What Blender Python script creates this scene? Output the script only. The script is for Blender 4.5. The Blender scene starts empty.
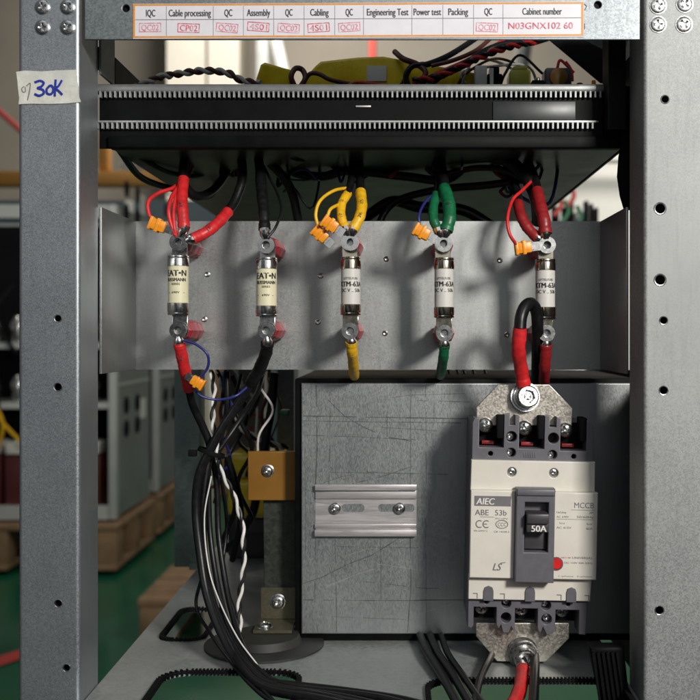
import bpy, bmesh, math, random
from mathutils import Vector, Matrix
random.seed(7)
PI = math.pi
sc = bpy.context.scene
COL = sc.collection
D = 0.55                 # camera to the front plane of the cabinet (m)
K0 = 0.00075             # metres per photo pixel on that plane
CX, CY = 385.0, 338.0    # where the optical axis meets the photo

def k(d): return K0 * (1 + d / D)
def P(px, py, d): return Vector(((px - CX) * k(d), d, (CY - py) * k(d)))
def X(px, d): return (px - CX) * k(d)
def Z(py, d): return (CY - py) * k(d)

# ------------------------------------------------------------------ materials
def newmat(name):
    m = bpy.data.materials.new(name); m.use_nodes = True
    nt = m.node_tree; b = nt.nodes['Principled BSDF']
    return m, nt, b
def N(nt, t, **kw):
    n = nt.nodes.new(t)
    for a, v in kw.items(): setattr(n, a, v)
    return n
def ramp(nt, src, stops):
    r = N(nt, 'ShaderNodeValToRGB')
    e = r.color_ramp.elements
    e[0].position, e[0].color = stops[0][0], (*stops[0][1], 1)
    e[1].position, e[1].color = stops[-1][0], (*stops[-1][1], 1)
    for p, c in stops[1:-1]:
        x = e.new(p); x.color = (*c, 1)
    nt.links.new(src, r.inputs[0]); return r.outputs[0]
def mul(c, f): return tuple(min(1, max(0, x * f)) for x in c)

def galv(name, base, lo=.72, hi=1.3, scale=420, rough=.42, metal=.75, bump=.06, fine=1400, big=.25, streak=None, wear=0):
    m, nt, b = newmat(name); L = nt.links.new
    tc = N(nt, 'ShaderNodeTexCoord')
    vec = tc.outputs['Object']
    if streak:
        mp = N(nt, 'ShaderNodeMapping'); mp.inputs['Scale'].default_value = streak
        L(vec, mp.inputs[0]); vec = mp.outputs[0]
    vo = N(nt, 'ShaderNodeTexVoronoi'); vo.inputs['Scale'].default_value = scale; L(vec, vo.inputs['Vector'])
    n1 = N(nt, 'ShaderNodeTexNoise'); n1.inputs['Scale'].default_value = fine; n1.inputs['Detail'].default_value = 4; L(vec, n1.inputs['Vector'])
    n2 = N(nt, 'ShaderNodeTexNoise'); n2.inputs['Scale'].default_value = 28; n2.inputs['Detail'].default_value = 5; L(tc.outputs['Object'], n2.inputs['Vector'])
    sx = N(nt, 'ShaderNodeSeparateColor'); L(vo.outputs['Color'], sx.inputs[0])
    a = N(nt, 'ShaderNodeMath', operation='MULTIPLY_ADD'); L(sx.outputs[0], a.inputs[0]); a.inputs[1].default_value = .38
    c = N(nt, 'ShaderNodeMath', operation='MULTIPLY'); L(n1.outputs[0], c.inputs[0]); c.inputs[1].default_value = 1 - .38
    L(c.outputs[0], a.inputs[2])
    mx = N(nt, 'ShaderNodeMath', operation='MULTIPLY_ADD'); L(n2.outputs[0], mx.inputs[0]); mx.inputs[1].default_value = big
    s = N(nt, 'ShaderNodeMath', operation='SUBTRACT'); L(a.outputs[0], s.inputs[0]); s.inputs[1].default_value = big * .5
    L(s.outputs[0], mx.inputs[2])
    col = ramp(nt, mx.outputs[0], [(.28, mul(base, lo)), (.5, base), (.72, mul(base, hi))])
    if wear:
        mp2 = N(nt, 'ShaderNodeMapping'); mp2.inputs['Scale'].default_value = (1, 1, .06); L(tc.outputs['Object'], mp2.inputs[0])
        n4 = N(nt, 'ShaderNodeTexNoise'); n4.inputs['Scale'].default_value = 420; n4.inputs['Detail'].default_value = 3; L(mp2.outputs[0], n4.inputs['Vector'])
        n5 = N(nt, 'ShaderNodeTexNoise'); n5.inputs['Scale'].default_value = 9; n5.inputs['Detail'].default_value = 7; n5.inputs['Roughness'].default_value = .7; L(tc.outputs['Object'], n5.inputs['Vector'])
        w1 = ramp(nt, n4.outputs[0], [(.32, (1 - .16 * wear,) * 3), (.5, (1, 1, 1)), (.72, (1 + .0 * wear,) * 3)])
        w2 = ramp(nt, n5.outputs[0], [(.3, (1 - .38 * wear, 1 - .36 * wear, 1 - .34 * wear)), (.6, (1, 1, 1))])
        for w_ in (w1, w2):
            mm = N(nt, 'ShaderNodeMix', data_type='RGBA', blend_type='MULTIPLY'); mm.inputs['Factor'].default_value = 1
            L(col, mm.inputs['A']); L(w_, mm.inputs['B']); col = mm.outputs['Result']
    L(col, b.inputs['Base Color'])
    b.inputs['Metallic'].default_value = metal
    rr = N(nt, 'ShaderNodeMapRange'); L(mx.outputs[0], rr.inputs[0])
    rr.inputs['From Min'].default_value = .25; rr.inputs['From Max'].default_value = .75
    rr.inputs['To Min'].default_value = rough - .1; rr.inputs['To Max'].default_value = rough + .12
    L(rr.outputs[0], b.inputs['Roughness'])
    bp = N(nt, 'ShaderNodeBump'); bp.inputs['Strength'].default_value = bump; bp.inputs['Distance'].default_value = .0005
    L(mx.outputs[0], bp.inputs['Height']); L(bp.outputs[0], b.inputs['Normal'])
    return m

def paint(name, base, rough=.5, metal=0, var=.12, scale=60, bump=.0, spec=.5, dirt=None):
    m, nt, b = newmat(name); L = nt.links.new
    tc = N(nt, 'ShaderNodeTexCoord')
    n = N(nt, 'ShaderNodeTexNoise'); n.inputs['Scale'].default_value = scale; n.inputs['Detail'].default_value = 6
    n.inputs['Roughness'].default_value = .65
    L(tc.outputs['Object'], n.inputs['Vector'])
    col = ramp(nt, n.outputs[0], [(.3, mul(base, 1 - var)), (.7, mul(base, 1 + var))])
    if dirt:
        n3 = N(nt, 'ShaderNodeTexNoise'); n3.inputs['Scale'].default_value = scale * .25; n3.inputs['Detail'].default_value = 8
        L(tc.outputs['Object'], n3.inputs['Vector'])
        f = ramp(nt, n3.outputs[0], [(.48, (0, 0, 0)), (.7, (1, 1, 1))])
        mixn = N(nt, 'ShaderNodeMix', data_type='RGBA'); L(f, mixn.inputs['Factor']); L(col, mixn.inputs['A'])
        mixn.inputs['B'].default_value = (*dirt, 1); col = mixn.outputs['Result']
    L(col, b.inputs['Base Color'])
    b.inputs['Metallic'].default_value = metal
    b.inputs['Specular IOR Level'].default_value = spec
    r = N(nt, 'ShaderNodeMapRange'); L(n.outputs[0], r.inputs[0])
    r.inputs['To Min'].default_value = max(.03, rough - .12); r.inputs['To Max'].default_value = rough + .12
    L(r.outputs[0], b.inputs['Roughness'])
    if bump:
        bp = N(nt, 'ShaderNodeBump'); bp.inputs['Strength'].default_value = bump; bp.inputs['Distance'].default_value = .0006
        L(n.outputs[0], bp.inputs['Height']); L(bp.outputs[0], b.inputs['Normal'])
    return m

M = {}
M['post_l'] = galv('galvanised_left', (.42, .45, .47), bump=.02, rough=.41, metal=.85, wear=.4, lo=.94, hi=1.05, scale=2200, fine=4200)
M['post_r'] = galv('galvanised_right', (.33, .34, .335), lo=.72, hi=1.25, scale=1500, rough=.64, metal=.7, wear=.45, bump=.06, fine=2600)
M['beam'] = galv('galvanised_beam', (.26, .285, .295), lo=.85, hi=1.14, rough=.5, scale=1300, fine=3600, metal=.8, wear=.6)
M['cross'] = galv('galvanised_crossbar', (.38, .39, .385), bump=.03, lo=.87, hi=1.12, scale=1900, rough=.46, wear=.45, metal=.82, fine=3000)
M['floorp'] = galv('galvanised_floor', (.37, .39, .38), wear=.6, lo=.9, hi=1.1, scale=500, rough=.5, metal=.5, bump=.03)
M['cover'] = galv('cover_sheet', (.36, .375, .375), bump=.02, lo=.93, hi=1.06, scale=2600, rough=.42, metal=.8, streak=(1, 1, .25), fine=3400, big=.35, wear=.45)
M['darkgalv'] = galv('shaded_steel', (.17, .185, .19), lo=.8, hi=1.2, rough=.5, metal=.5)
M['alu'] = galv('aluminium_rail', (.50, .475, .475), lo=.9, hi=1.08, rough=.42, metal=.55, streak=(.08, 1, 1), bump=.02, scale=300)
M['tin'] = galv('tinned_copper', (.47, .435, .38), lo=.8, hi=1.25, rough=.38, metal=.85, scale=1100, fine=2400, bump=.15, big=.55)
M['silver'] = paint('nickel_plated', (.56, .55, .53), rough=.22, metal=1, var=.2, scale=500)
M['screw'] = paint('screw_steel', (.50, .50, .49), rough=.28, metal=1, var=.25, scale=700, bump=.15)
M['brass'] = paint('nickel_brass', (.52, .46, .36), rough=.16, metal=1, var=.12, scale=300)
M['black'] = paint('black_paint', (.0035, .004, .0042), rough=.55, var=.4, scale=90, bump=.05, spec=.1)
M['matte'] = paint('black_matte', (.004, .004, .0045), rough=.75, var=.3, spec=.15)
M['tray'] = paint('black_tray_steel', (.020, .023, .023), rough=.36, var=.35, scale=30, metal=.0, spec=.45)
M['cable'] = paint('black_pvc', (.007, .007, .008), rough=.36, var=.4, scale=300, spec=.35, bump=.08)
M['red'] = paint('red_sleeve', (.58, .020, .022), rough=.42, var=.28, scale=160, bump=.3)
M['dred'] = paint('dark_red_sleeve', (.26, .012, .014), rough=.42, var=.2, scale=200, bump=.1)
M['yellow'] = paint('yellow_sleeve', (.76, .43, .012), rough=.42, var=.2, scale=160, bump=.3)
M['green'] = paint('green_sleeve', (.006, .12, .045), rough=.4, var=.3, scale=160, bump=.3)
M['blue'] = paint('blue_wire', (.02, .025, .16), rough=.35)
M['white'] = paint('white_wire', (.72, .70, .66), rough=.4)
M['brown'] = paint('brown_wire', (.11, .035, .03), rough=.4)
M['ctag'] = paint('orange_connector', (.85, .30, .012), rough=.35, var=.15, scale=400)
M['insul'] = paint('red_insulator', (.42, .02, .035), rough=.32, var=.15, scale=200)
M['fuse_c'] = paint('cream_fuse_paper', (.74, .69, .47), rough=.45, var=.05, scale=200)
M['fuse_w'] = paint('white_fuse_paper', (.62, .60, .56), rough=.45, var=.05, scale=200)
M['ink'] = paint('black_ink', (.02, .02, .022), rough=.6)
M['inkg'] = paint('grey_ink', (.15, .14, .145), rough=.6)
M['redink'] = paint('red_stamp_ink', (.62, .09, .13), rough=.6, var=.6, scale=1200, dirt=(.68, .5, .54))
M['pinkink'] = paint('faded_stamp_ink', (.68, .2, .26), rough=.6, var=.4, scale=1200, dirt=(.68, .58, .62))
M['blueink'] = paint('blue_marker', (.012, .03, .30), rough=.5, var=.2)
M['paper'] = paint('label_paper', (.68, .66, .70), rough=.4, var=.04, scale=120)
M['orange'] = paint('label_border', (.66, .27, .05), rough=.5, var=.15, scale=300)
M['tape'] = paint('masking_tape', (.62, .62, .56), rough=.7, var=.16, scale=220, bump=.5, dirt=(.42, .43, .42))
M['cream'] = paint('cream_abs', (.67, .635, .565), rough=.42, var=.06, scale=60, bump=.05, dirt=(.64, .60, .52))
M['dgrey'] = paint('grey_abs', (.115, .110, .125), rough=.45, var=.08, scale=200, bump=.08)
M['dgrey2'] = paint('dark_grey_abs', (.05, .046, .052), rough=.4, var=.1, scale=200)
M['btn'] = paint('red_button', (.62, .015, .015), rough=.35)
M['band'] = paint('grey_band', (.16, .15, .155), rough=.5)
M['pencil'] = paint('scribed_line', (.085, .088, .085), rough=.6, metal=.3, var=.35, scale=120)
M['amber'] = paint('amber_board', (.22, .10, .012), rough=.38, var=.12, scale=40)
M['ytape'] = paint('yellow_coil_tape', (.90, .62, .02), rough=.28, var=.25, scale=50, bump=.1)
M['stain'] = paint('dark_rubber', (.022, .022, .020), rough=.6, var=.25)
M['brk'] = galv('bracket_steel', (.045, .052, .042), lo=.8, hi=1.2, rough=.45, metal=.5)
M['foot'] = galv('passivated_steel', (.16, .15, .10), scale=1500, fine=3000, lo=.9, hi=1.1, rough=.35, metal=.7)
M['relay'] = paint('relay_yellow', (.48, .46, .07), rough=.4)
M['board'] = paint('brown_board', (.13, .115, .095), rough=.5, var=.15)
M['trim'] = paint('grey_edge_trim', (.36, .37, .37), rough=.4, var=.12, scale=200, metal=.2)
# factory
M['fgreen'] = paint('green_epoxy_floor', (.006, .10, .05), rough=.22, var=.25, scale=1.5)
M['wood'] = paint('pallet_wood', (.27, .165, .085), rough=.8, var=.3, scale=14)
M['wall'] = paint('factory_wall', (.30, .265, .215), rough=.8, var=.08, scale=2)
M['colm'] = paint('cream_column', (.70, .65, .55), rough=.7, var=.05, scale=2)
M['crane'] = paint('orange_crane', (.46, .21, .03), rough=.5, var=.1)
M['rackw'] = paint('machine_paint', (.52, .53, .50), rough=.4, var=.08, scale=8)
M['rackg'] = paint('machine_side', (.23, .24, .235), rough=.4, var=.2, scale=6)
M['teal'] = paint('teal_panel', (.07, .11, .125), rough=.5, var=.1, scale=3)
M['maroon'] = paint('maroon_module', (.10, .02, .018), rough=.5)
M['ftape'] = paint('red_floor_tape', (.45, .05, .04), rough=.5)
M['ytapef'] = paint('yellow_floor_tape', (.55, .38, .02), rough=.5)
M['pale'] = paint('pale_machine', (.80, .78, .70), rough=.6, var=.06, scale=6)

# ------------------------------------------------------------------ object helpers
def things_loc(o): return o.matrix_basis.translation.copy()
def wloc(o):
    v = Vector(o.location)
    while o.parent: o = o.parent; v += Vector(o.location)
    return v
def tag(o, label=None, cat=None, group=None, kind=None):
    if label: o['label'] = label
    if cat: o['category'] = cat
    if group: o['group'] = group
    if kind: o['kind'] = kind
    return o
def thing(name, loc, label, cat, group=None):
    o = bpy.data.objects.new(name, None); COL.objects.link(o); o.location = loc
    o.empty_display_size = .01
    return tag(o, label, cat, group)

class MB:
    def __init__(s): s.bm = bmesh.new()
    def box(s, x0, x1, y0, y1, z0, z1, bev=0, rot=None, seg=2):
        x0, x1 = sorted((x0, x1)); y0, y1 = sorted((y0, y1)); z0, z1 = sorted((z0, z1))
        c = Vector(((x0 + x1) / 2, (y0 + y1) / 2, (z0 + z1) / 2))
        m = Matrix.Translation(c) @ (rot if rot else Matrix.Identity(4)) @ Matrix.Diagonal((x1 - x0, y1 - y0, z1 - z0, 1))
        r = bmesh.ops.create_cube(s.bm, size=1, matrix=m)
        if bev:
            es = list({e for v in r['verts'] for e in v.link_edges})
            bmesh.ops.bevel(s.bm, geom=es, offset=bev, segments=seg, affect='EDGES', profile=.5)
        return s
    def mesh(s, me, mat=None):
        n0 = len(s.bm.verts); s.bm.from_mesh(me); s.bm.verts.ensure_lookup_table()
        if mat:
            for v in s.bm.verts[n0:]: v.co = mat @ v.co
        bpy.data.meshes.remove(me); return s
    def panel(s, loops, y, th, bev=0, seg=2, M4=None):
        """flat plate in the XZ plane, front face at y, loops (outer + holes) as lists of (x, z)"""
        me = curve2d(loops, max(th / 2 - bev, 0), bev, seg)
        m = Matrix.Translation((0, y + th / 2, 0)) @ Matrix.Rotation(PI / 2, 4, 'X')
        return s.mesh(me, (M4 @ m) if M4 else m)
    def flat(s, loops, z, th, bev=0):
        """flat plate in the XY plane, top at z"""
        me = curve2d(loops, max(th / 2 - bev, 0), bev, 2)
        return s.mesh(me, Matrix.Translation((0, 0, z - th / 2)))
    def tube(s, pts, r, n=10, sub=6, cap=True, rfn=None):
        pts = [Vector(p) for p in pts]
        pts = catmull(pts, sub) if len(pts) > 2 else pts
        ring = []; t0 = (pts[1] - pts[0]).normalized()
        up = Vector((0, 1, 0)) if abs(t0.y) < .9 else Vector((1, 0, 0))
        u = t0.cross(up).normalized()
        for i, p in enumerate(pts):
            a = pts[max(i - 1, 0)]; b = pts[min(i + 1, len(pts) - 1)]
            t = (b - a).normalized()
            u = (u - t * u.dot(t)).normalized(); w = t.cross(u)
            rr = rfn(i / (len(pts) - 1)) * r if rfn else r
            ring.append([s.bm.verts.new(p + (u * math.cos(q) + w * math.sin(q)) * rr) for q in (2 * PI * j / n for j in range(n))])
        for A, B in zip(ring, ring[1:]):
            for j in range(n): s.bm.faces.new((A[j], A[(j + 1) % n], B[(j + 1) % n], B[j]))
        if cap:
            s.bm.faces.new(ring[0][::-1]); s.bm.faces.new(ring[-1])
        return s
    def lathe(s, prof, c, axis, n=28):
        """prof: (radius, height) pairs swept about axis through c"""
        c = Vector(c); ax = Vector(axis).normalized()
        up = Vector((0, 0, 1)) if abs(ax.z) < .9 else Vector((1, 0, 0))
        u = ax.cross(up).normalized(); w = ax.cross(u)
        rings = []
        for r, h in prof:
            if r < 1e-7: rings.append([s.bm.verts.new(c + ax * h)])
            else: rings.append([s.bm.verts.new(c + ax * h + (u * math.cos(q) + w * math.sin(q)) * r) for q in (2 * PI * j / n for j in range(n))])
        for A, B in zip(rings, rings[1:]):
            for j in range(n):
                f = [A[j % len(A)], A[(j + 1) % len(A)], B[(j + 1) % len(B)], B[j % len(B)]]
                f = list(dict.fromkeys(f))
                if len(f) > 2: s.bm.faces.new(f)
        return s
    def head(s, c, r, h=None, rec='cross', axis=(0, -1, 0), ang=.5, washer=True):
        """screw head with a real recess: polar height field"""
        h = h or r * .45
        c = Vector(c); ax = Vector(axis).normalized()
        up = Vector((0, 0, 1)) if abs(ax.z) < .9 else Vector((1, 0, 0))
        u = ax.cross(up).normalized(); w = ax.cross(u)
        NR, NA = 16, 48; R = []
        ca, sa = math.cos(ang), math.sin(ang)
        for i in range(NR + 1):
            f = i / NR; rr = r * f; row = []
            for j in range(NA if i else 1):
                q = 2 * PI * j / NA; x, y = rr * math.cos(q), rr * math.sin(q)
                z = h * math.sqrt(max(0, 1 - (f * .96) ** 2.6))
                xx, yy = x * ca + y * sa, -x * sa + y * ca
                if rec == 'cross':
                    wd = r * .14
                    if (abs(xx) < wd or abs(yy) < wd) and rr < r * .62: z -= h * .85 * (1 - (rr / (r * .66)) ** 2) + h * .1
                elif rec == 'hex':
                    hx = max(abs(xx), abs(xx * .5 + yy * .866), abs(-xx * .5 + yy * .866))
                    z = h * (1 if f < .9 else .8 if f < 1 else .55)
                    if hx < r * .5: z -= h * .9
                elif rec == 'dome':
                    z = h * (1 if f < .78 else math.sqrt(max(.05, 1 - ((f - .78) / .23) ** 2)))
                    hx = max(abs(xx), abs(xx * .5 + yy * .866), abs(-xx * .5 + yy * .866))
                    if hx < r * .46: z -= h * .8
                    elif f < .78: z -= h * .12 * (1 - (f / .78) ** 2)
                row.append(s.bm.verts.new(c + u * x + w * y + ax * z))
            R.append(row)
        R.append([s.bm.verts.new(c + (u * math.cos(2 * PI * j / NA) + w * math.sin(2 * PI * j / NA)) * r) for j in range(NA)])
        for A, B in zip(R, R[1:]):
            for j in range(NA):
                f = list(dict.fromkeys([A[j % len(A)], B[j % len(B)], B[(j + 1) % len(B)], A[(j + 1) % len(A)]]))
                if len(f) > 2: s.bm.faces.new(f)
        if washer: s.lathe([(r * 1.22, -.0012), (r * 1.22, -.0002), (r * 1.12, 0), (r * .5, 0)], c, ax, 32)
        return s
    def text(s, t, x, z, y, h, w=None, align='L', th=.0001, rot=0, bend=None, M4=None, shear=0, bold=0, bshift=0):
        if bold:
            k_ = h * min(.12, bold * 3)
            kw = dict(align=align, th=th, bend=bend, M4=M4, shear=shear, bold=0)
            s.text(t, x - k_ / 2, z, y, h, w, rot=rot, **kw)
            if bend: kw['bend'] = (bend[0], bend[1] - .00001) + tuple(bend[2:]); kw['bshift'] = k_
            return s.text(t, x + k_ / 2, z, y - .00001, h, w, rot=rot, **kw)
        me = textmesh(t, th, shear, bold)
        xs = [v.co.x for v in me.vertices]; ys = [v.co.y for v in me.vertices]
        if not xs: return s
        cap = .70
        x0, x1 = min(xs), max(xs)
        sy = h / cap; sx = (w / (x1 - x0)) if w else sy
        tw = (x1 - x0) * sx
        ox = {'L': 0, 'C': -tw / 2, 'R': -tw}[align]
        n0 = len(s.bm.verts); s.bm.from_mesh(me); s.bm.verts.ensure_lookup_table()
        cr, sr = math.cos(rot), math.sin(rot)
        for v in s.bm.verts[n0:]:
            lx = (v.co.x - x0) * sx + ox; ly = v.co.y * sy; lz = v.co.z
            if bend:      # bend = (cx, cy, radius): wrap around a vertical cylinder
                bx, by, br = bend[:3]
                a = (lx + bshift + (bend[3] if len(bend) > 3 else 0)) / br
                v.co = Vector((bx + math.sin(a) * (br + .00012 + lz), by - math.cos(a) * (br + .00012 + lz), z + ly))
            else:
                v.co = Vector((x + lx * cr - ly * sr, y - lz, z + lx * sr + ly * cr))
            if M4: v.co = M4 @ v.co
        bpy.data.meshes.remove(me); return s
    def stroke(s, pts, y, w, th=.0001, M4=None):
        """flat line of width w through (x, z) points, lying on the plane y"""
        for a, b in zip(pts, pts[1:]):
            a = Vector(a); b = Vector(b); d = (b - a)
            if d.length < 1e-7: continue
            n = Vector((-d.y, d.x)).normalized() * w / 2
            e = d.normalized() * w * .35
            q = [a - e + n, a - e - n, b + e - n, b + e + n]
            vs = [Vector((p.x, y, p.y)) for p in q]
            if M4: vs = [M4 @ v for v in vs]
            vv = [s.bm.verts.new(v) for v in vs]
            s.bm.faces.new(vv)
            y -= .000004
        return s
    def build(s, name, mat, parent=None, smooth=True, angle=35, label=None, keepq=False):
        bmesh.ops.recalc_face_normals(s.bm, faces=[f for f in s.bm.faces]) if not keepq else None
        if smooth:
            lim = math.radians(angle)
            for f in s.bm.faces: f.smooth = True
            for e in s.bm.edges:
                if len(e.link_faces) == 2 and e.calc_face_angle(0) > lim: e.smooth = False
        me = bpy.data.meshes.new(name)
        if parent: off = wloc(parent)
        else:
            xs = [v.co for v in s.bm.verts]
            off = Vector(((min(v.x for v in xs) + max(v.x for v in xs)) / 2, (min(v.y for v in xs) + max(v.y for v in xs)) / 2, min(v.z for v in xs)))
        bmesh.ops.translate(s.bm, verts=s.bm.verts, vec=-off)
        s.bm.to_mesh(me); s.bm.free()
        me.materials.append(mat)
        o = bpy.data.objects.new(name, me); COL.objects.link(o)
        if parent: o.parent = parent
        else: o.location = off
        if label: o['label'] = label
        return o

def catmull(p, sub):
    p = [p[0] * 2 - p[1]] + p + [p[-1] * 2 - p[-2]]
    out = []
    for i in range(1, len(p) - 2):
        a, b, c, d = p[i - 1:i + 3]
        for j in range(sub):
            t = j / sub
            out.append(.5 * ((2 * b) + (c - a) * t + (2 * a - 5 * b + 4 * c - d) * t * t + (3 * b - a - 3 * c + d) * t ** 3))
    out.append(p[-2]); return out
def curve2d(loops, ext, bev, seg):
    cu = bpy.data.curves.new('tmp', 'CURVE'); cu.dimensions = '2D'; cu.fill_mode = 'BOTH'
    cu.extrude = ext; cu.bevel_depth = bev; cu.bevel_resolution = seg; cu.offset = -bev
    for lp in loops:
        sp = cu.splines.new('POLY'); sp.points.add(len(lp) - 1); sp.use_cyclic_u = True
        for q, (a, b) in zip(sp.points, lp): q.co = (a, b, 0, 1)
    o = bpy.data.objects.new('tmp', cu)
    me = bpy.data.meshes.new_from_object(o)
    bpy.data.objects.remove(o); bpy.data.curves.remove(cu)
    return me
def textmesh(t, th, shear, bold):
    cu = bpy.data.curves.new('tmp', 'FONT'); cu.body = t; cu.size = 1; cu.extrude = 0; cu.shear = shear; cu.resolution_u = 3; cu.offset = bold
    o = bpy.data.objects.new('tmp', cu)
    me = bpy.data.meshes.new_from_object(o)
    bpy.data.objects.remove(o); bpy.data.curves.remove(cu)
    return me
def circ(x, z, r, n=20): return [(x + r * math.cos(2 * PI * i / n), z + r * math.sin(2 * PI * i / n)) for i in range(n)]
def rrect(x0, x1, z0, z1, r, n=6):
    out = []
    for cx, cz, a in ((x1 - r, z1 - r, 0), (x0 + r, z1 - r, PI / 2), (x0 + r, z0 + r, PI), (x1 - r, z0 + r, 1.5 * PI)):
        for i in range(n + 1):
            q = a + PI / 2 * i / n; out.append((cx + r * math.cos(q), cz + r * math.sin(q)))
    return out
def rect(x0, x1, z0, z1): return [(x0, z0), (x1, z0), (x1, z1), (x0, z1)]
def pp(pts, d): return [(X(a, d), Z(b, d)) for a, b in pts]

# ------------------------------------------------------------------ cabinet frame
XL, XR = -.171, .131          # inner faces of the two posts
ZB, ZT = -.30, .205           # how far the posts are built
FZ = -.199                    # floor plate
frame = thing('cabinet_frame', (0, .2, ZB), 'galvanised steel rack frame whose two wide posts carry everything inside', 'cabinet frame')
def post(x0, x1, mat, holes, screws, inner):
    m = MB(); r = .0022; t = .0015; dep = .033
    m.panel([rect(x0 + r, x1 - r, ZB, ZT)] + [circ(X(a, 0), Z(b, 0), c * K0) for a, b, c in holes], 0, t)
    for (xx, sg) in ((x0, 1), (x1, -1)):       # rounded bends and side flanges
        cx = xx + sg * r; n = 8
        prof = [(cx - sg * r * math.sin(PI / 2 * i / n), r - r * math.cos(PI / 2 * i / n)) for i in range(n + 1)] + [(xx, dep)]
        inn = [(cx - sg * (r - t) * math.sin(PI / 2 * i / n), r - (r - t) * math.cos(PI / 2 * i / n)) for i in range(n + 1)] + [(xx + sg * t, dep)]
        A = [m.bm.verts.new((a, b, ZB)) for a, b in prof + inn[::-1]]
        B = [m.bm.verts.new((a, b, ZT)) for a, b in prof + inn[::-1]]
        L = len(A)
        for i in range(L): m.bm.faces.new((A[i], A[(i + 1) % L], B[(i + 1) % L], B[i]))
    m.box(x0 + .002, x1 - .002, dep - .002, dep - .0008, ZB, ZT)
    o = m.build('post', mat, frame)
    for i, (a, b, c) in enumerate(screws):
        s = MB(); s.head(P(a, b, -.0003), c * K0, rec='cross', ang=[.3, .9, .1, .65][i % 4], washer=False, h=c * K0 * .22)
        s.lathe([(c * K0 * 1.12, 0.0002), (c * K0 * 1.1, -.0005), (c * K0 * .9, -.0006)], P(a, b, 0), (0, 1, 0), 32)
        s.build('screw', M['screw'], o)
    for a, b, c in holes:      # raised burr round each drilled hole
        h = MB(); h.lathe([(c * K0 * 1.3, 0.0), (c * K0 * 1.15, .0003), (c * K0 * 1.0, .0002), (c * K0 * .98, -.0012)], P(a, b, 0), (0, -1, 0), 24); h.build('hole_rim', M['screw'], o)
    return o
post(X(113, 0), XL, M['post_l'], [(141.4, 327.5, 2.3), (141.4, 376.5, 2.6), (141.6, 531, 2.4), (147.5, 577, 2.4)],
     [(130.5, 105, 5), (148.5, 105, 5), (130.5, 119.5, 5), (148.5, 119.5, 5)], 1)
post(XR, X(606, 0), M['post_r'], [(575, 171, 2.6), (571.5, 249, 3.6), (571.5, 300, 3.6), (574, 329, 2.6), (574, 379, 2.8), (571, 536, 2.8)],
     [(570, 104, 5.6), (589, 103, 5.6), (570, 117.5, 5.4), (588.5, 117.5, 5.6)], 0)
b = MB()
b.panel([rect(X(160.5, 0), X(557.2, 0), Z(128.4, 0), ZT)] + [circ(X(a, 0), Z(q, 0), 2.6 * K0) for a, q in ((190, 106), (527, 103.5))], -.0002, .0016, bev=.0004)
b.box(X(160.5, 0), X(557, 0), .0016, .012, ZT - .002, ZT)
beam = b.build('top_beam', M['beam'], frame)
s = MB(); s.box(X(162, 0), X(555, 0), .0022, .0034, Z(127, 0), ZT - .003); s.build('hole_shade_sheet', M['black'], frame)  # added black sheet standing in for the shade inside the beam holes
# crossbar behind the fuses, with side flanges folded forward to the posts
dC = .11
zt, zb = Z(258, dC), Z(364, dC)
c = MB()
holes = [(248, 296), (246, 328), (329, 297), (327, 330), (376, 285), (375, 338), (376, 339), (465, 339)]
c.panel([rect(XL + .001, XR - .001, zb, zt)], dC, .0015)
c.box(XL + .0003, XL + .0018, .0345, dC - .0004, zb + .0002, zt - .0002, bev=.0003)
c.box(XR - .0018, XR - .0003, .0345, dC - .0004, zb + .0002, zt - .0002, bev=.0003)
c.box(XL + .002, XR - .002, dC + .0018, dC + .02, zt - .0016, zt - .0002)
c.box(XL + .002, XR - .002, dC + .0018, dC + .02, zb + .0002, zb + .0016)
cross = c.build('crossbar', M['cross'], frame)
rv = MB()
for a, q in [(376, 285), (375, 338), (248, 296), (246, 328), (457, 286), (462, 339), (329, 297), (327, 330)]:
    rv.lathe([(.0019, -.0001), (.0018, .0003), (.0012, .0006), (.0006, .0003), (0, .0003)], P(a, q, dC), (0, -1, 0), 16)
rv.build('rivet', M['screw'], cross)
# floor plate with edged openings
def fl(px, py):
    s = -FZ / ((py - CY) * K0 / D); return (px - CX) * K0 / D * s, s - D
ops = [(-.1555, -.127, .114, .189, .009), (-.137, -.057, -.021, .052, .016), (.016, .126, -.021, .037, .014), (-.085, -.02, .33, .42, .02)]
f = MB()
f.flat([[(XL + .0006, -.03), (XR - .0006, -.03), (XR - .0006, .466), (XL + .0006, .466)]] + [rrect(*o[:4], o[4]) for o in ops], FZ, .002)
f.box(XL + .0008, XL + .0022, -.03, .466, FZ - .03, FZ - .0022)
fo = f.build('floor_plate', M['floorp'], frame)
for x0, x1, y0, y1, r in ops:
    e = MB()
    lp = rrect(x0, x1, y0, y1, r, 8)
    pts = [Vector((a, b_, FZ + .0004)) for a, b_ in lp]; pts.append(pts[0])
    tot = []
    for p, q in zip(pts, pts[1:]):
        n = max(1, int((q - p).length / .0021))
        tot += [p.lerp(q, i / n) for i in range(n)]
    e.tube(pts, .0011, n=8, sub=1, cap=False)
    for i, p in enumerate(tot):
        nx = tot[(i + 1) % len(tot)] - p
        rot = Matrix.Rotation(math.atan2(nx.y, nx.x), 4, 'Z')
        e.box(p.x - .0006, p.x + .0006, p.y - .0015, p.y + .0015, FZ - .0014, FZ + .0020, rot=rot)
    e.build('edge_trim', M['matte'], fo)
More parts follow.
